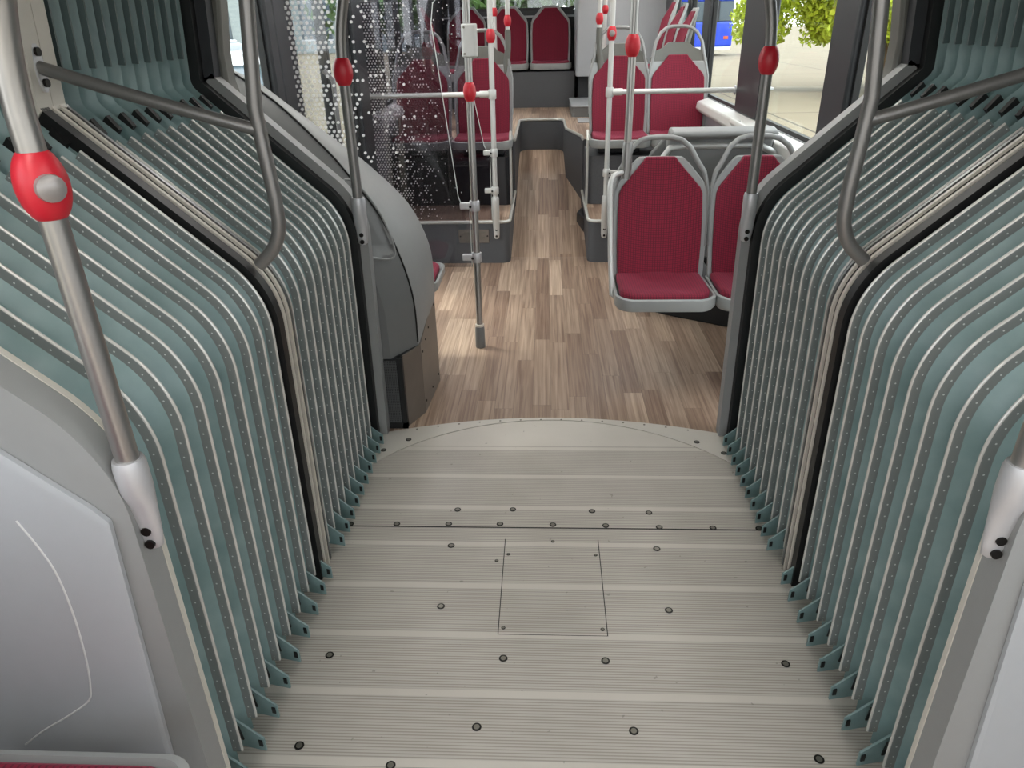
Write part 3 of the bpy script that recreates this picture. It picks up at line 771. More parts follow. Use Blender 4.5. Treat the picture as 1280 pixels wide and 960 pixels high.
place(seat_high, 'crimson aisle seat on the right platform, crossed by two poles', (0.545, 5.62, 0.36), 0, PG)
place(seat_high, 'crimson window seat on the right platform, above the grey ledge', (1.0, 5.62, 0.36), 0, PG)
RG = 'crimson seats of the rear bench'
seat_plain = make_seat('plain', 'passenger_seat', 'crimson rear bench seat beside the grey tower', (0.03, 8.66, 0.745), 0, RG)
for x, lb in ((-0.45, 'crimson rear bench seat, second from the grey tower'), (-0.93, 'crimson rear bench seat, farthest from the grey tower')):
    place(seat_plain, lb, (x, 8.66, 0.745), 0, RG)
SG = 'crimson seats turned sideways over the rear deck'
for y, z, lb in ((7.62, 0.745, 'sideways crimson seat against the right windows, next to the grey tower'), (7.12, 0.70, 'sideways crimson seat against the right windows, middle of three'), (6.62, 0.66, 'sideways crimson seat against the right windows, nearest the platform seats')):
    place(seat_plain, lb, (0.66, y, z), -PI/2, SG)
place(seat_plain, 'sideways crimson seat against the left windows, in front of the rear bench', (-0.66, 7.4, 0.745), PI/2, SG)
fs = place(seat_plain, 'crimson folding seat tucked behind the grey housing, only its rounded edge showing', (-0.535, 3.465, 0.13), PI/2, 'seat behind the grey housing'); fs.scale = (0.78, 0.9, 0.8)
near_seat = place(seat_low, 'pink-red seat cushion edge at the bottom left of the picture, beside the near grey housing', (-0.865, 0.832, 0.02), PI, 'seat in the front car')
mb = MB(); mb.box(-1.24, 0.36, 0.0, -0.72, 0.74, 0.342); struct(mb.build('floor_seat_plinth', 'speckle', bevel=0.01))
# supports
t = thing('heater_box', 'black heater box on the floor under and behind the right seat pair', 'heater', (0, 0, 0))
mb = MB(); mb.prism([(0.60, 4.20), (0.70, 4.12), (1.235, 3.80), (1.235, 4.70), (0.60, 4.70)], 'z', 0.0, 0.40); mb.build('case', 'black', t, bevel=0.008)
mb = MB(); mb.box(0.72, 3.42, 0.330, 1.235, 3.52, 0.376); mb.build('seat_beam', 'dark', t, bevel=0.008)
mb = MB(); mb.box(0.80, 3.50, 0.330, 0.88, 4.25, 0.376); mb.build('seat_arm', 'dark', t, bevel=0.008)

# ------------------------------------------------------------------ ledge panel behind the seat pair
t = thing('leaning_panel', 'grey moulded leaning panel with wide ledge behind the seat pair on the right', 'panel', (0, 0, 0))
mb = MB()
sec = rounded([(3.84, 1.065), (3.70, 1.105), (3.86, 1.125), (3.93, 1.06), (3.93, 0.75), (3.90, 0.75)], {1, 2}, 0.015)
mb.prism(sec, 'x', 0.60, 1.13); mb.build('ledge', 'grey_plastic', t, bevel=0.012)
mb = MB(); mb.prism(rounded([(0.52, 0.55), (0.52, 0.98), (0.62, 1.09), (1.12, 1.09), (1.21, 0.98), (1.21, 0.55)], {1, 2, 3, 4}, 0.05), 'y', 3.93, 3.96); mb.build('back_board', 'housing', t, bevel=0.01)
mb = MB(); mb.tube([(0.56, 3.84, 0.80), (0.56, 3.84, 0.95), (0.61, 3.84, 1.025), (0.68, 3.84, 1.035), (1.06, 3.84, 1.035), (1.13, 3.84, 1.00), (1.19, 3.84, 0.90), (1.19, 3.84, 0.55)], 0.017, 12); mb.build('tube_frame', 'white_tube', t)
mb = MB(); mb.box(1.15, 3.93, 0.40, 1.19, 3.97, 0.6); mb.build('leg', 'dark', t, bevel=0.006)
# grip on the window sill
t = thing('window_grip', 'small white grip on the right window sill, behind the leaning panel', 'grip', (1.16, 4.5, 1.03))
mb = MB(); mb.tube([(-0.02, -0.22, 0), (-0.05, -0.16, 0.02), (-0.05, 0.16, 0.02), (-0.02, 0.22, 0)], 0.018, 10); mb.build('bar', 'sill', t)
for y in (-0.21, 0.21):
    mb = MB(); mb.lathe([(0.0001, 0), (0.026, 0), (0.024, -0.03), (0.0001, -0.03)], (0.01, y, 0), 'x', 12); mb.build('mount', 'sill', t)

# step boxes on the rear deck
t = thing('step_box', 'grey two-level step box on the rear deck, below the grey tower', 'step', (0, 0, 0))
mb = MB(); mb.prism(rounded([(0.24, 7.75), (0.80, 7.75), (0.80, 8.60), (0.24, 8.60)], {0}, 0.04), 'z', DECK_Z, 0.83); mb.build('body', 'housing', t)
mb = MB(); mb.prism(rounded([(0.235, 7.74), (0.805, 7.74), (0.805, 8.61), (0.235, 8.61)], {0}, 0.045), 'z', 0.83, 0.845); mb.build('tread', 'light_plastic', t, bevel=0.005)
mb = MB(); mb.box(0.29, 7.28, DECK_Z+0.001, 0.40, 7.60, DECK_Z+0.01); mb.build('threshold', 'light_plastic', t, bevel=0.003)

# ------------------------------------------------------------------ poles
def arc3(p0, p1, p2, n=8):
    p0, p1, p2 = map(Vector, (p0, p1, p2))
    return [p0.lerp(p1, k/n).lerp(p1.lerp(p2, k/n), k/n) for k in range(n+1)]
def ball(t, x, y, z, r=0.031, h=0.042, button=None, rp=0.0175):
    mb = MB(); pr = []
    for k in range(13):
        a = -PI/2+PI*k/12; hh = h*math.sin(a); rr = max(rp+0.001, r*math.sqrt(max(0, 1-(hh/(h*1.22))**2)))
        pr.append((rr, hh))
    mb.lathe(pr, (x, y, z), 'z', 24); b = mb.build('stop_knob', 'red', t, smooth=50)
    if button:
        d = Vector(button).normalized(); c = Vector((x, y, z))+d*(r-0.004)
        mb = MB(); mb.tube([c, c+d*0.008, c+d*0.012], [0.019, 0.018, 0.010], 18); mb.build('button', 'button', b)
def clamp(t, x, y, z, dx, mat='clamp', L=0.075):
    mb = MB(); mb.lathe([(0.024, -0.026), (0.026, -0.022), (0.026, 0.022), (0.024, 0.026)], (x, y, z), 'z', 18); c = mb.build('clamp', mat, t)
    mb = MB(); mb.box(min(x, x+dx*L), y-0.012, z-0.017, max(x, x+dx*L), y+0.012, z+0.017); mb.build('jaw', mat, c, bevel=0.005)
    mb = MB(); mb.lathe([(0.0001, -0.015), (0.007, -0.015), (0.007, -0.0125), (0.0001, -0.0125)], (x+dx*0.02, y-0.012, z), 'y', 10); mb.build('clamp_screw', 'screw', c)
def foot_bracket(t, x, y, ztop, zbot, mat='clamp', fy=-0.0, R=0.0175, sx=0):
    """cast bracket: round collar above, flat screwed tongue below"""
    mb = MB(); L = ztop-zbot
    def ring(z, a, b, yo): return [(x+a*math.cos(2*PI*k/16), y+yo+b*math.sin(2*PI*k/16), z) for k in range(16)]
    mb.loft([ring(ztop, R+0.006, R+0.006, 0), ring(ztop-0.012, R+0.009, R+0.009, 0), ring(ztop-0.32*L, R+0.009, R+0.009, 0), ring(ztop-0.48*L, 0.026, 0.017, 0.010*fy), ring(zbot+0.03, 0.022, 0.009, 0.016*fy), ring(zbot+0.006, 0.018, 0.008, 0.016*fy), ring(zbot, 0.010, 0.006, 0.016*fy)])
    b = mb.build('foot_bracket', mat, t, smooth=45)
    for f in (0.78, 0.93):
        z = ztop-f*L
        mb = MB(); mb.lathe([(0.0001, -0.004), (0.0085, -0.004), (0.0085, 0.004), (0.0001, 0.004)], (x, y+0.016*fy-0.009, z), 'y', 12); mb.build('bracket_screw', 'screw', b)
def tube_part(t, pts, r, mat, nm='tube', n=16):
    mb = MB(); mb.tube(pts, r, n); return mb.build(nm, mat, t, smooth=60)
PR = 0.0175
# free pole by the door
X, Y = -0.388, 3.65
t = thing('grab_pole', 'silver pole standing on the wood floor, with grey box and red knob', 'pole', (0, 0, 0))
tube_part(t, [(X, Y, 0.02), (X, Y, 2.25)], PR, 'steel')
mb = MB(); mb.lathe([(0.027, 0.0), (0.028, 0.01), (0.026, 0.115), (0.021, 0.128)], (X, Y, 0.0)); mb.build('foot_sleeve', 'housing', t)
mb = MB(); mb.lathe([(0.024, 0.124), (0.024, 0.136), (0.019, 0.138)], (X, Y, 0)); mb.build('foot_collar', 'alu', t)
ball(t, X, Y, 1.325); clamp(t, X, Y, 0.785, -1); clamp(t, X, Y, 0.515, -1)
mb = MB(); mb.prism(rounded([(X-0.026, Y-0.028), (X+0.046, Y-0.028), (X+0.046, Y+0.03), (X-0.026, Y+0.03)], {0, 1, 2, 3}, 0.02), 'z', 1.475, 1.615); bx_ = mb.build('stop_button_box', 'pale_plastic', t, bevel=0.006)
for z in (1.49, 1.60):
    mb = MB(); mb.lathe([(0.0001, 0), (0.005, 0), (0.005, -0.003), (0.0001, -0.003)], (X-0.012, Y-0.028, z), 'y', 8); mb.build('box_screw', 'screw_ring', bx_)
# platform poles
def platform_pole(X, label, side):
    Y = 5.165
    t = thing('grab_pole', label, 'pole', (0, 0, 0))
    tube_part(t, [(X, Y, 0.45), (X, Y, 2.25)], PR, 'white_tube')
    foot_bracket(t, X, Y, 0.50, 0.19, 'white_tube', 1.0)
    ball(t, X, Y, 1.538, button=(0, -1, 0) if side > 0 else None)
    mb = MB(); mb.lathe([(0.025, -0.03), (0.027, -0.024), (0.027, 0.024), (0.025, 0.03)], (X, Y, 1.185), 'z'); tee = mb.build('tee_joint', 'white_tube', t)
    xa, xb = sorted((X+side*0.02, X+side*0.085)); mb = MB(); mb.tube([(xa, Y, 1.185), (xb, Y, 1.185)], 0.022, 14); mb.build('tee_socket', 'white_tube', tee)
    tube_part(t, [(X+side*0.02, Y, 1.185), (1.235*side, Y, 1.185)], 0.0165, 'white_tube', 'cross_rail')
    mb = MB(); mb.lathe([(0.03, 0), (0.03, 0.008)], (1.228*side-0.004, Y, 1.185), 'x', 14); mb.build('wall_flange', 'clamp', t)
    if side < 0:
        clamp(t, X, Y, 0.805, -1, 'white_tube'); clamp(t, X, Y, 0.545, -1, 'white_tube')
    else:
        clamp(t, X, Y, 0.66, 1, 'white_tube', 0.09)
platform_pole(-0.385, 'white pole with cross rail on the front of the left platform, holding the far glass', -1)
platform_pole(0.402, 'white pole with cross rail on the front of the right platform', 1)
# pole on the corner of the seat pair
X, Y = 0.362, 3.55
t = thing('grab_pole', 'silver pole rising from the corner of the front right seat pair', 'pole', (0, 0, 0))
tube_part(t, [(X, Y, 1.05), (X, Y, 2.25)], PR, 'steel'); ball(t, X, Y, 1.513, r=0.034, h=0.046)
mb = MB(); mb.tube([(X, Y, 1.10), (X, Y, 1.09), (X, Y, 0.98), (X-0.005, Y-0.01, 0.93)], [0.021, 0.024, 0.025, 0.021], 14); mb.build('socket', 'dark_tube', t)
tube_part(t, [(X, Y, 0.965), (X-0.03, Y-0.02, 0.962)] + arc3((X-0.04, Y-0.03, 0.962), (X-0.085, Y-0.07, 0.96), (X-0.082, Y-0.09, 0.89), 6) + [(X-0.075, Y-0.18, 0.60), (X-0.068, Y-0.24, 0.43), (X-0.02, Y-0.24, 0.392)], 0.0125, 'white_tube', 'lower_tube')
# poles on the platform seat corners
for X, lb in ((-0.318, 'white pole rising from the aisle corner of the left platform seat'), (0.385, 'white pole rising from the aisle corner of the right platform seat')):
    Y = 6.14; t = thing('grab_pole', lb, 'pole', (0, 0, 0))
    tube_part(t, [(X, Y, 1.55), (X, Y, 2.25)], PR, 'white_tube'); ball(t, X, Y, 1.625, r=0.029, h=0.040)
    s = 1 if X > 0 else -1
    mb = MB(); mb.tube([(X, Y, 1.565), (X, Y, 1.55), (X, Y, 1.44), (X+s*0.012, Y-0.02, 1.34), (X+s*0.018, Y-0.04, 1.10), (X+s*0.018, Y-0.04, 0.70)], [0.02, 0.023, 0.024, 0.027, 0.022, 0.02], 14); mb.build('seat_sleeve', 'olive', t)
for X, Y, lb in ((-0.50, 7.45, 'thin white pole by the left side of the rear deck'), (0.52, 7.4, 'thin white pole by the right side of the rear deck')):
    t = thing('grab_pole', lb, 'pole', (0, 0, 0)); tube_part(t, [(X, Y, DECK_Z), (X, Y, 2.25)], PR, 'white_tube'); ball(t, X, Y, 1.70, r=0.029, h=0.036)
# poles on the end frames
def frame_pole(sx, Y, zfoot, zb, zball, label, mat, button=None, scale=1.0, x=0.722, knob=True):
    t = thing('grab_pole', label, 'pole', (0, 0, 0)); X = sx*x
    pts = [(X, Y, zfoot+0.10), (X, Y, zb)] + arc3((X, Y, zb), (X+sx*0.002, Y, zb+0.12), (X-sx*0.05, Y, zb+0.26))[1:] + [(X-sx*0.16, Y, zb+0.42), (X-sx*0.18, Y, 2.25)]
    tube_part(t, pts, 0.0185, mat)
    foot_bracket(t, X, Y, zfoot+0.145, zfoot-0.035, 'clamp', 0.0)
    if knob: ball(t, X, Y, zball, button=button, r=0.0335, h=0.044)
    return t
frame_pole(-1, 2.670, 0.90, 1.50, 1.476, 'steel pole with red knob on the left far end frame, before the grey housing', 'dark_tube', x=0.728)
frame_pole(1, 2.670, 0.90, 1.50, 1.486, 'steel pole with red knob on the right far end frame, before the red seats', 'dark_tube', x=0.723)
frame_pole(-1, 0.945, 0.86, 1.50, 1.437, 'thick near silver pole with red knob and round grey button', 'steel', button=(0.9, -0.75, 0.0), x=0.700)
frame_pole(1, 0.945, 0.86, 1.50, 1.437, 'near silver pole on the right grey housing, cut by the picture edge', 'steel', x=0.700)

# ------------------------------------------------------------------ handrails on the middle hoop
for sx, lb in ((-1, 'bent steel handrail on the left side of the middle hoop'), (1, 'bent steel handrail on the right side of the middle hoop')):
    t = thing('handrail', lb, 'handrail', (0, 0, 0)); Y = 1.80
    x = 0.706
    low = [(sx*(x+0.006), Y, 1.24)] + arc3((sx*(x+0.006), Y, 1.185), (sx*(x+0.008), Y, 1.125), (sx*(x+0.045), Y, 1.088), 8) + [(sx*(x+0.078), Y, 1.058)]
    pts = [(sx*0.695, Y, 2.2), (sx*0.700, Y, 1.68), (sx*(x+0.018), Y, 1.45), (sx*(x+0.014), Y, 1.36)] + low
    tube_part(t, pts, 0.0175, 'dark_tube', 'upright_tube')
    br = arc3((sx*(x+0.012), Y, 1.395), (sx*0.98, Y, 1.465), (sx*1.225, Y, 1.545), 10)
    tube_part(t, br, 0.0155, 'dark_tube', 'branch_tube')
    mb = MB(); pl_ = []
    for k in range(24):
        a = 2*PI*k/24; pl_.append((Y+0.018*math.cos(a), 1.545+0.055*math.sin(a)))
    mb.prism(pl_, 'x', sx*1.222, sx*1.233); p_ = mb.build('mounting_plate', 'clamp', t)
    for dz in (-0.034, 0.034):
        mb = MB(); mb.lathe([(0.0001, 0), (0.010, 0), (0.010, -0.007*sx), (0.0001, -0.007*sx)], (sx*1.222, Y, 1.545+dz), 'x', 12); mb.build('plate_bolt', 'screw', p_)

# ------------------------------------------------------------------ dotted glass screens
def screen(name, label, poly, Y, mat):
    mb = MB(); mb.prism(poly, 'y', Y-0.004, Y+0.004); o = mb.build(name, mat); tag(o, label, 'glass screen', 'dotted glass screens by the door')
    # polished edge of the glass
    return o
p1 = [(-1.235, 0.46), (-0.415, 0.46), (-0.415, 0.775), (-0.455, 0.79), (-0.470, 0.83), (-0.553, 1.62), (-0.540, 1.70), (-0.50, 1.745), (-0.41, 1.76), (-0.41, 1.95), (-1.235, 1.95)]
g1 = screen('glass_screen', 'near glass screen with large white dots, clamped to the pole by the door', p1, 3.66, 'screen_near')
p2 = [(-1.235, 0.33), (-0.415, 0.33), (-0.415, 0.80), (-0.44, 0.82), (-0.455, 0.85), (-0.515, 1.17), (-0.56, 1.60), (-0.53, 1.75), (-1.235, 1.75)]
g2 = screen('glass_screen', 'far glass screen with fine white dots, on the left platform front', p2, 5.19, 'screen_far')
M['edge'] = pm('polished_glass_edge', (214, 220, 216), 0.2, var=0.02)
for g, pp, Y in ((g1, p1[1:9], 3.66), (g2, p2[1:8], 5.19)):
    mb = MB(); mb.tube([(x, Y-0.003, z) for x, z in pp], 0.0022, 6); mb.build('polished_edge', 'edge', g)

# ------------------------------------------------------------------ grey housing behind the left end frame
t = thing('side_housing', 'tall grey plastic housing with curved top behind the left bellows', 'housing', (0, 0, 0))
O = [(-1.225, 1.485), (-1.06, 1.365), (-0.90, 1.20), (-0.83, 1.115), (-0.705, 0.93), (-0.630, 0.74), (-0.592, 0.56), (-0.588, 0.36)]
OB = [(-1.232, 1.41), (-1.13, 1.328), (-0.90, 1.145), (-0.812, 1.075), (-0.648, 0.905), (-0.567, 0.725), (-0.552, 0.58), (-0.556, 0.44)]
def smooth_line(P, n=4):
    out = []
    for i in range(len(P)-1):
        p0 = Vector(P[max(i-1, 0)]); p1 = Vector(P[i]); p2 = Vector(P[i+1]); p3 = Vector(P[min(i+2, len(P)-1)])
        for k in range(n):
            u = k/n
            out.append(tuple(0.5*((2*p1)+(p2-p0)*u+(2*p0-5*p1+4*p2-p3)*u*u+(3*p1-p0-3*p2+p3)*u**3)))
    out.append(P[-1]); return out
Os = smooth_line(O)
def sect(off, drop=0.36):
    q = []
    for i, (x, z) in enumerate(Os):
        a = Vector(Os[max(i-1, 0)]); b = Vector(Os[min(i+1, len(Os)-1)]); d = (b-a).normalized(); nn = Vector((-d.y, d.x))
        q.append((max(-1.235, x-nn.x*off), z-nn.y*off))
    return q
OBs = smooth_line(OB)
def mixo(f): return [(max(-1.235, a[0]+(b[0]-a[0])*f), a[1]+(b[1]-a[1])*f) for a, b in zip(Os, OBs)]
def ringY(q, y, zb=0.345): return [(x, y, max(z, zb)) for x, z in q] + [(q[-1][0], y, zb-0.002), (-1.235, y, zb-0.002)]
mb = MB(); mb.loft([ringY(sect(0.100), 2.748), ringY(sect(0.095), 2.752), ringY(sect(0.012), 2.885), ringY(sect(0.006), 2.892)]); body_ = mb.build('body', 'housing', t, smooth=32)
mb = MB(); mb.loft([ringY(sect(0.012), 2.892), ringY(sect(0.004), 2.897), ringY(sect(0.0), 2.905), ringY(mixo(0.5), 3.06, 0.40), ringY(mixo(1.0), 3.215, 0.45), ringY([(x-0.006, z-0.006) for x, z in mixo(1.0)], 3.235, 0.45)]); mb.build('top_cover', 'grey_plastic', t, smooth=40)
mb = MB(); mb.tube([(x, 2.8935, z) for x, z in sect(0.004)], 0.004, 6); mb.build('seam', 'black', t)
# recessed niche (a dished tray with a raised lip)
NP3 = [(-0.801, 2.752, 1.085), (-0.806, 2.748, 1.004), (-0.798, 2.748, 0.911), (-0.775, 2.748, 0.831), (-0.735, 2.748, 0.795), (-0.668, 2.828, 0.758), (-0.648, 2.852, 0.775),
       (-0.655, 2.852, 0.834), (-0.688, 2.850, 0.934), (-0.732, 2.848, 1.01), (-0.765, 2.836, 1.058), (-0.786, 2.80, 1.085)]
def closed_curve(P, n=4):
    out = []; P = [Vector(p) for p in P]; L = len(P)
    for i in range(L):
        p0, p1, p2, p3 = P[i-1], P[i], P[(i+1) % L], P[(i+2) % L]
        for k in range(n):
            u = k/n; out.append(0.5*((2*p1)+(p2-p0)*u+(2*p0-5*p1+4*p2-p3)*u*u+(3*p1-p0-3*p2+p3)*u**3))
    return out
loop = closed_curve(NP3); cen = sum(loop, Vector())/len(loop)
def shr(f, dy): return [Vector((cen.x+(p.x-cen.x)*f, p.y+dy, cen.z+(p.z-cen.z)*f)) for p in loop]
mb = MB(); mb.loft([shr(1.0, -0.03), shr(1.0, 0.004), shr(0.93, 0.03), shr(0.75, 0.045)])
cutter = mb.build('cutter', 'housing')
bo = body_.modifiers.new('niche', 'BOOLEAN'); bo.operation = 'DIFFERENCE'; bo.object = cutter; bo.solver = 'EXACT'
bpy.context.view_layer.update()
me2 = bpy.data.meshes.new_from_object(body_.evaluated_get(bpy.context.evaluated_depsgraph_get()))
body_.modifiers.clear(); body_.data = me2
bpy.data.objects.remove(cutter)
for p in me2.polygons: p.use_smooth = True
me2.set_sharp_from_angle(angle=math.radians(32))
mb = MB(); rr = []
nl = len(loop)
for i in range(nl):
    d = (loop[(i+1) % nl]-loop[i-1]).normalized(); a = d.orthogonal().normalized()
    a = Vector((0, -1, 0)); a = (a-d*a.dot(d)).normalized(); b_ = d.cross(a)
    rr.append([loop[i]+(a*math.cos(PI*q/4)+b_*math.sin(PI*q/4))*0.0045 for q in range(8)])
mb.loft(rr+[rr[0]], caps=False); mb.build('niche_lip', 'grey_plastic', t, smooth=60)
mb = MB(); base = [(-1.235, 2.76), (-0.655, 2.76), (-0.595, 2.90), (-0.575, 3.22), (-1.235, 3.22)]
mb.prism(base, 'z', 0.0, 0.345); mb.build('base', 'dark', t)
mb = MB(); mb.loft([[(-0.590, 2.895, 0.0), (-0.568, 3.23, 0.0), (-0.560, 3.23, 0.0), (-0.582, 2.895, 0.0)], [(-0.590, 2.895, 0.345), (-0.568, 3.23, 0.47), (-0.560, 3.23, 0.47), (-0.582, 2.895, 0.345)]]); sp_ = mb.build('side_sheet', 'brushed', t)
mb = MB(); mb.loft([[(-0.652, 2.764, 0.0), (-0.590, 2.897, 0.0), (-0.583, 2.894, 0.0), (-0.645, 2.761, 0.0)], [(-0.652, 2.764, 0.345), (-0.590, 2.897, 0.345), (-0.583, 2.894, 0.345), (-0.645, 2.761, 0.345)]]); mb.build('side_sheet', 'brushed', t)
for (y, z) in ((2.92, 0.05), (2.92, 0.30), (3.06, 0.05), (3.06, 0.36), (3.20, 0.05), (3.20, 0.42), (2.99, 0.33)):
    mb = MB(); mb.lathe([(0.0001, 0), (0.006, 0), (0.005, 0.003), (0.0001, 0.004)], (-0.582+(y-2.895)*0.0657+0.0, y, z), 'x', 8); mb.build('sheet_screw', 'screw', sp_)
mb = MB(); mb.box(-0.745, 2.748, 0.03, -0.665, 2.762, 0.335); mb.build('grille', 'grille', t)
mb = MB(); mb.box(-0.765, 2.745, 0.0, -0.748, 2.765, 0.345); mb.box(-0.662, 2.745, 0.0, -0.640, 2.775, 0.345); mb.box(-0.765, 2.745, 0.0, -0.64, 2.765, 0.03); mb.build('grille_frame', 'black', t)

# ------------------------------------------------------------------ near housings
def near_housing(sx, label):
    t = thing('side_housing', label, 'housing', (0, 0, 0))
    B = rounded([(0.797, 0.0), (0.742, 0.900), (0.765, 0.928), (1.235, 1.360), (1.235, 0.0)], {1, 2}, 0.012, 4)
    C2 = [(x+0.008 if x < 1.2 else x, z-0.008 if z > 0 else z) for x, z in B]
    mb = MB(); mb.loft([[(sx*x, 0.921, z) for x, z in B], [(sx*x, 0.912, z) for x, z in B], [(sx*x, 0.909, z) for x, z in C2]])
    mb.build('cover', 'light_plastic', t, smooth=20)
    return t
hl = near_housing(-1, 'big pale grey housing in the lower left corner, with a curved raised line')
hr = near_housing(1, 'pale grey housing in the lower right corner')
cur = smooth_line([(-0.895, 0.905), (-0.874, 0.845), (-0.862, 0.786), (-0.862, 0.689), (-0.872, 0.584), (-0.884, 0.520), (-0.899, 0.478), (-0.949, 0.436), (-1.018, 0.388), (-1.069, 0.345)], 4)
mb = MB(); mb.tube([(x, 0.909, z) for x, z in cur], 0.0019, 8); mb.build('raised_line', 'pale_plastic', hl)

# ------------------------------------------------------------------ outside
mb = MB(); mb.box(-120, -60, -0.40, 120, 160, -0.35); struct(mb.build('ground', 'yard'))
def wheel(t, x, y, r, wd):
    mb = MB(); mb.lathe([(r*0.55, -wd/2), (r*0.9, -wd/2), (r, -wd*0.35), (r, wd*0.35), (r*0.9, wd/2), (r*0.55, wd/2)], (x, y, r), 'x', 20); o = mb.build('wheel', 'tyre', t)
    mb = MB(); mb.lathe([(0.001, -wd*0.42), (r*0.55, -wd*0.42), (r*0.55, wd*0.42), (0.001, wd*0.42)], (x, y, r), 'x', 16); mb.build('hub', 'steel', o)
def car(label, loc, rz, paint):
    t = thing('car', label, 'car', loc, rz)
    L, W = 4.3, 1.75
    side = [(-2.15, 0.30), (-2.12, 0.75), (-1.95, 0.92), (-1.05, 1.02), (1.85, 1.02), (2.12, 0.90), (2.15, 0.32)]
    mb = MB(); mb.prism(side, 'x', -W/2, W/2); mb.build('body', paint, t, bevel=0.06, seg=3)
    cab = [(-1.10, 1.0), (-0.35, 1.42), (1.05, 1.46), (1.80, 1.0)]
    mb = MB(); mb.loft([[(-W/2+0.06, y, z) if z < 1.1 else (-W/2+0.20, y, z) for y, z in cab], [(W/2-0.06, y, z) if z < 1.1 else (W/2-0.20, y, z) for y, z in cab]]); mb.build('window_band', 'carglass', t, bevel=0.04)
    mb = MB(); mb.prism([(-0.42, 1.40), (-0.30, 1.455), (1.0, 1.49), (1.12, 1.44)], 'x', -W/2+0.19, W/2-0.19); mb.build('roof', paint, t, bevel=0.03)
    for x in (-W/2+0.08, W/2-0.08):
        for y in (-1.35, 1.3): wheel(t, x, y, 0.31, 0.2)
car('white car parked outside the left front window', (-5.6, 13.2, -0.35), 0.25, 'white_paint')
post = thing('marker_post', 'white post standing in the yard beside the blue coach', 'post', (6.6, 23.4, -0.35))
mb = MB(); mb.box(-0.10, -0.10, 0.0, 0.10, 0.10, 2.05); mb.build('shaft', 'white_paint', post, bevel=0.02)
mb = MB(); mb.box(-0.16, -0.16, 0.0, 0.16, 0.16, 0.06); mb.build('base', 'white_paint', post, bevel=0.01)
car('white car parked far outside the glazed door', (-15, 36, -0.35), 1.3, 'white_paint')
def coach(label, loc, rz, L=11.5):
    t = thing('coach', label, 'coach', loc, rz)
    W, H = 2.5, 3.1
    mb = MB(); mb.box(-L/2, -W/2, 0.45, L/2, W/2, 1.75); mb.build('lower_body', 'blue', t, bevel=0.12, seg=3)
    mb = MB(); mb.box(-L/2+0.04, -W/2+0.03, 1.70, L/2-0.04, W/2-0.03, 2.75); mb.build('window_band', 'carglass', t, bevel=0.08)
    mb = MB(); mb.box(-L/2, -W/2, 2.72, L/2, W/2, H); mb.build('roof', 'blue', t, bevel=0.12, seg=3)
    mb = MB(); mb.box(-L/2+0.05, -W/2+0.02, 0.28, L/2-0.05, W/2-0.02, 0.47); mb.build('skirt', 'white_paint', t, bevel=0.02)
    for k in range(6):
        x = -L/2+0.9+k*(L-1.8)/5
        mb = MB(); mb.box(x-0.06, -W/2-0.005, 1.72, x+0.06, W/2+0.005, 2.75); mb.build('window_post', 'dark', t)
    for x in (-L/2+2.3, L/2-3.0):
        for y in (-W/2+0.12, W/2-0.12):
            mb = MB(); mb.lathe([(0.001, -0.14), (0.42, -0.14), (0.48, -0.09), (0.48, 0.09), (0.42, 0.14), (0.001, 0.14)], (x, y, 0.48), 'y', 20); mb.build('wheel', 'tyre', t)
    mb = MB(); mb.box(L/2-0.5, -W/2-0.02, 0.85, L/2-0.25, -W/2, 1.0); mb.build('marker_light', 'orange', t)
coach('blue coach parked across the yard, seen past the right platform seat', (7.6, 46, -0.35), 0.0, 5.6)
coach('blue coach parked across the yard behind the tree trunk', (19.5, 33, -0.35), 0.0)
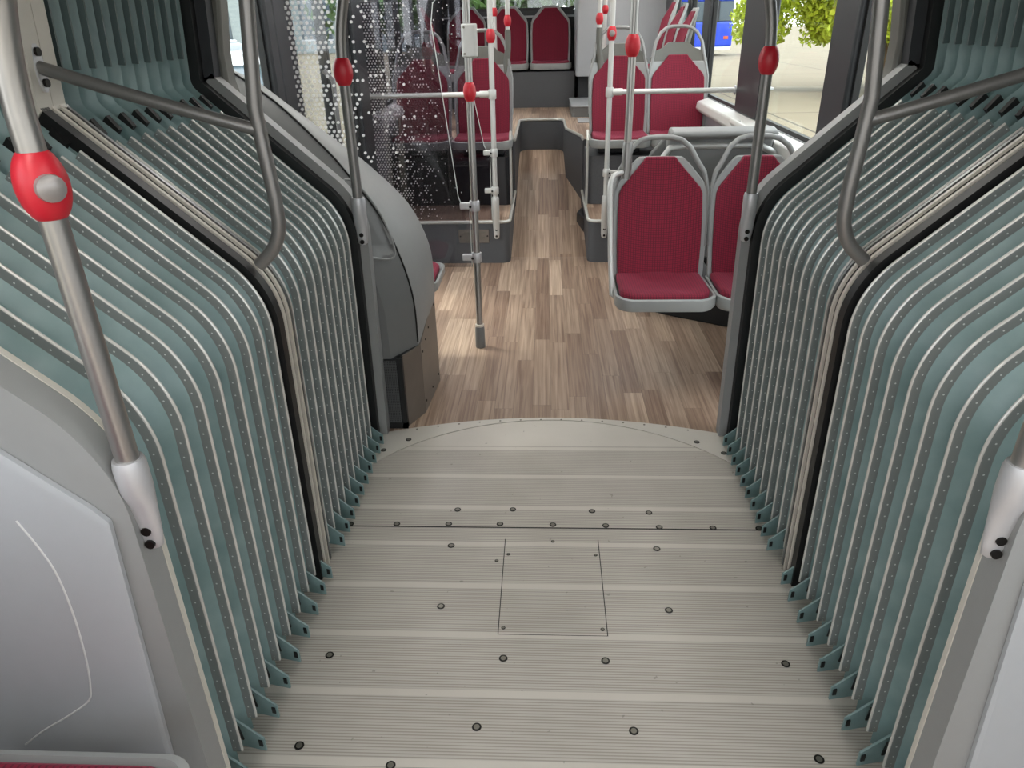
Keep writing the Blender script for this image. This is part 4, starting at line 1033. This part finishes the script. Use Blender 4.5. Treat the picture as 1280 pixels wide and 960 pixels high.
def tree(label, loc, H, R, n, mat, seed, clear=2.2, ls=0.16, off=0.0):
    rnd = random.Random(seed); t = thing('tree', label, 'tree', loc, 0)
    mb = MB(); mb.tube([(0, 0, 0), (0.05, 0, H*0.2), (-0.04, 0.05, H*0.45), (0.02, 0, H*0.8)], [0.17, 0.14, 0.11, 0.04], 12); mb.build('trunk', 'bark', t)
    for k in range(5):
        a = 2*PI*k/5+rnd.random(); z = H*0.35+rnd.random()*H*0.2
        mb = MB(); mb.tube([(0, 0, z), (R*0.4*math.cos(a), R*0.4*math.sin(a), z+0.6), (R*0.8*math.cos(a), R*0.8*math.sin(a), z+0.8)], [0.06, 0.04, 0.015], 8); mb.build('branch', 'bark', t)
    mb = MB()
    cl = [(off+rnd.uniform(-1, 1)*R*0.85, rnd.uniform(-1, 1)*R*0.6, clear+0.25+(H-clear)*rnd.random()**1.6, rnd.uniform(0.25, 0.42)*R) for _ in range(60)]
    for _ in range(n):
        cx, cy, cz, r = rnd.choice(cl); a = rnd.uniform(0, 2*PI); e = math.asin(rnd.uniform(-1, 1)); q = r*rnd.uniform(0.6, 1.0)
        c = Vector((cx+q*math.cos(a)*math.cos(e), cy+q*math.sin(a)*math.cos(e), cz+q*math.sin(e)))
        if c.z < clear-0.18+0.16*math.sin(3.1*c.x)*math.sin(2.3*c.y+1): continue
        d = Vector((rnd.gauss(0, 1), rnd.gauss(0, 1), rnd.gauss(-0.4, 1))).normalized(); o_ = d.orthogonal().normalized()
        o_ = Matrix.Rotation(rnd.uniform(0, 6.28), 3, d) @ o_; l = ls*rnd.uniform(0.7, 1.4)
        mb.add([c-d*l, c-d*l*0.2+o_*l*0.5, c+d*l, c-d*l*0.2-o_*l*0.5], [(0, 1, 2, 3)])
    f = mb.build('foliage', mat, t); f['kind'] = 'stuff'
tree('yellow-green tree outside the right windows', (9.6, 22.8, -0.35), 5.0, 3.0, 100000, 'leaf', 3, clear=1.4, ls=0.08, off=-0.85)
tree('green tree seen through the rear window', (-1.8, 24, -0.35), 9.0, 4.0, 9000, 'leaf_dark', 5, clear=1.9, ls=0.2)
def building(label, loc, rz, L, D, H):
    t = thing('building', label, 'building', loc, rz)
    mb = MB(); mb.box(-L/2, -D/2, 0, L/2, D/2, H); mb.build('walls', 'render', t)
    mb = MB(); mb.box(-L/2-0.3, -D/2-0.3, H, L/2+0.3, D/2+0.3, H+0.35); mb.build('roof_edge', 'dark', t)
    k = int(L/4)
    for i in range(k):
        x = -L/2+2+i*4
        mb = MB(); mb.box(x-1.2, -D/2-0.04, 1.0, x+1.2, -D/2+0.02, H-1.0); w_ = mb.build('window', 'carglass', t)
        mb = MB(); mb.box(x-1.3, -D/2-0.08, 0.9, x+1.3, -D/2, 1.0); mb.build('window_sill', 'white_paint', w_)
building('long grey hall with tall windows beyond the yard on the left', (-30, 66, -0.35), 0.0, 44, 8, 6)
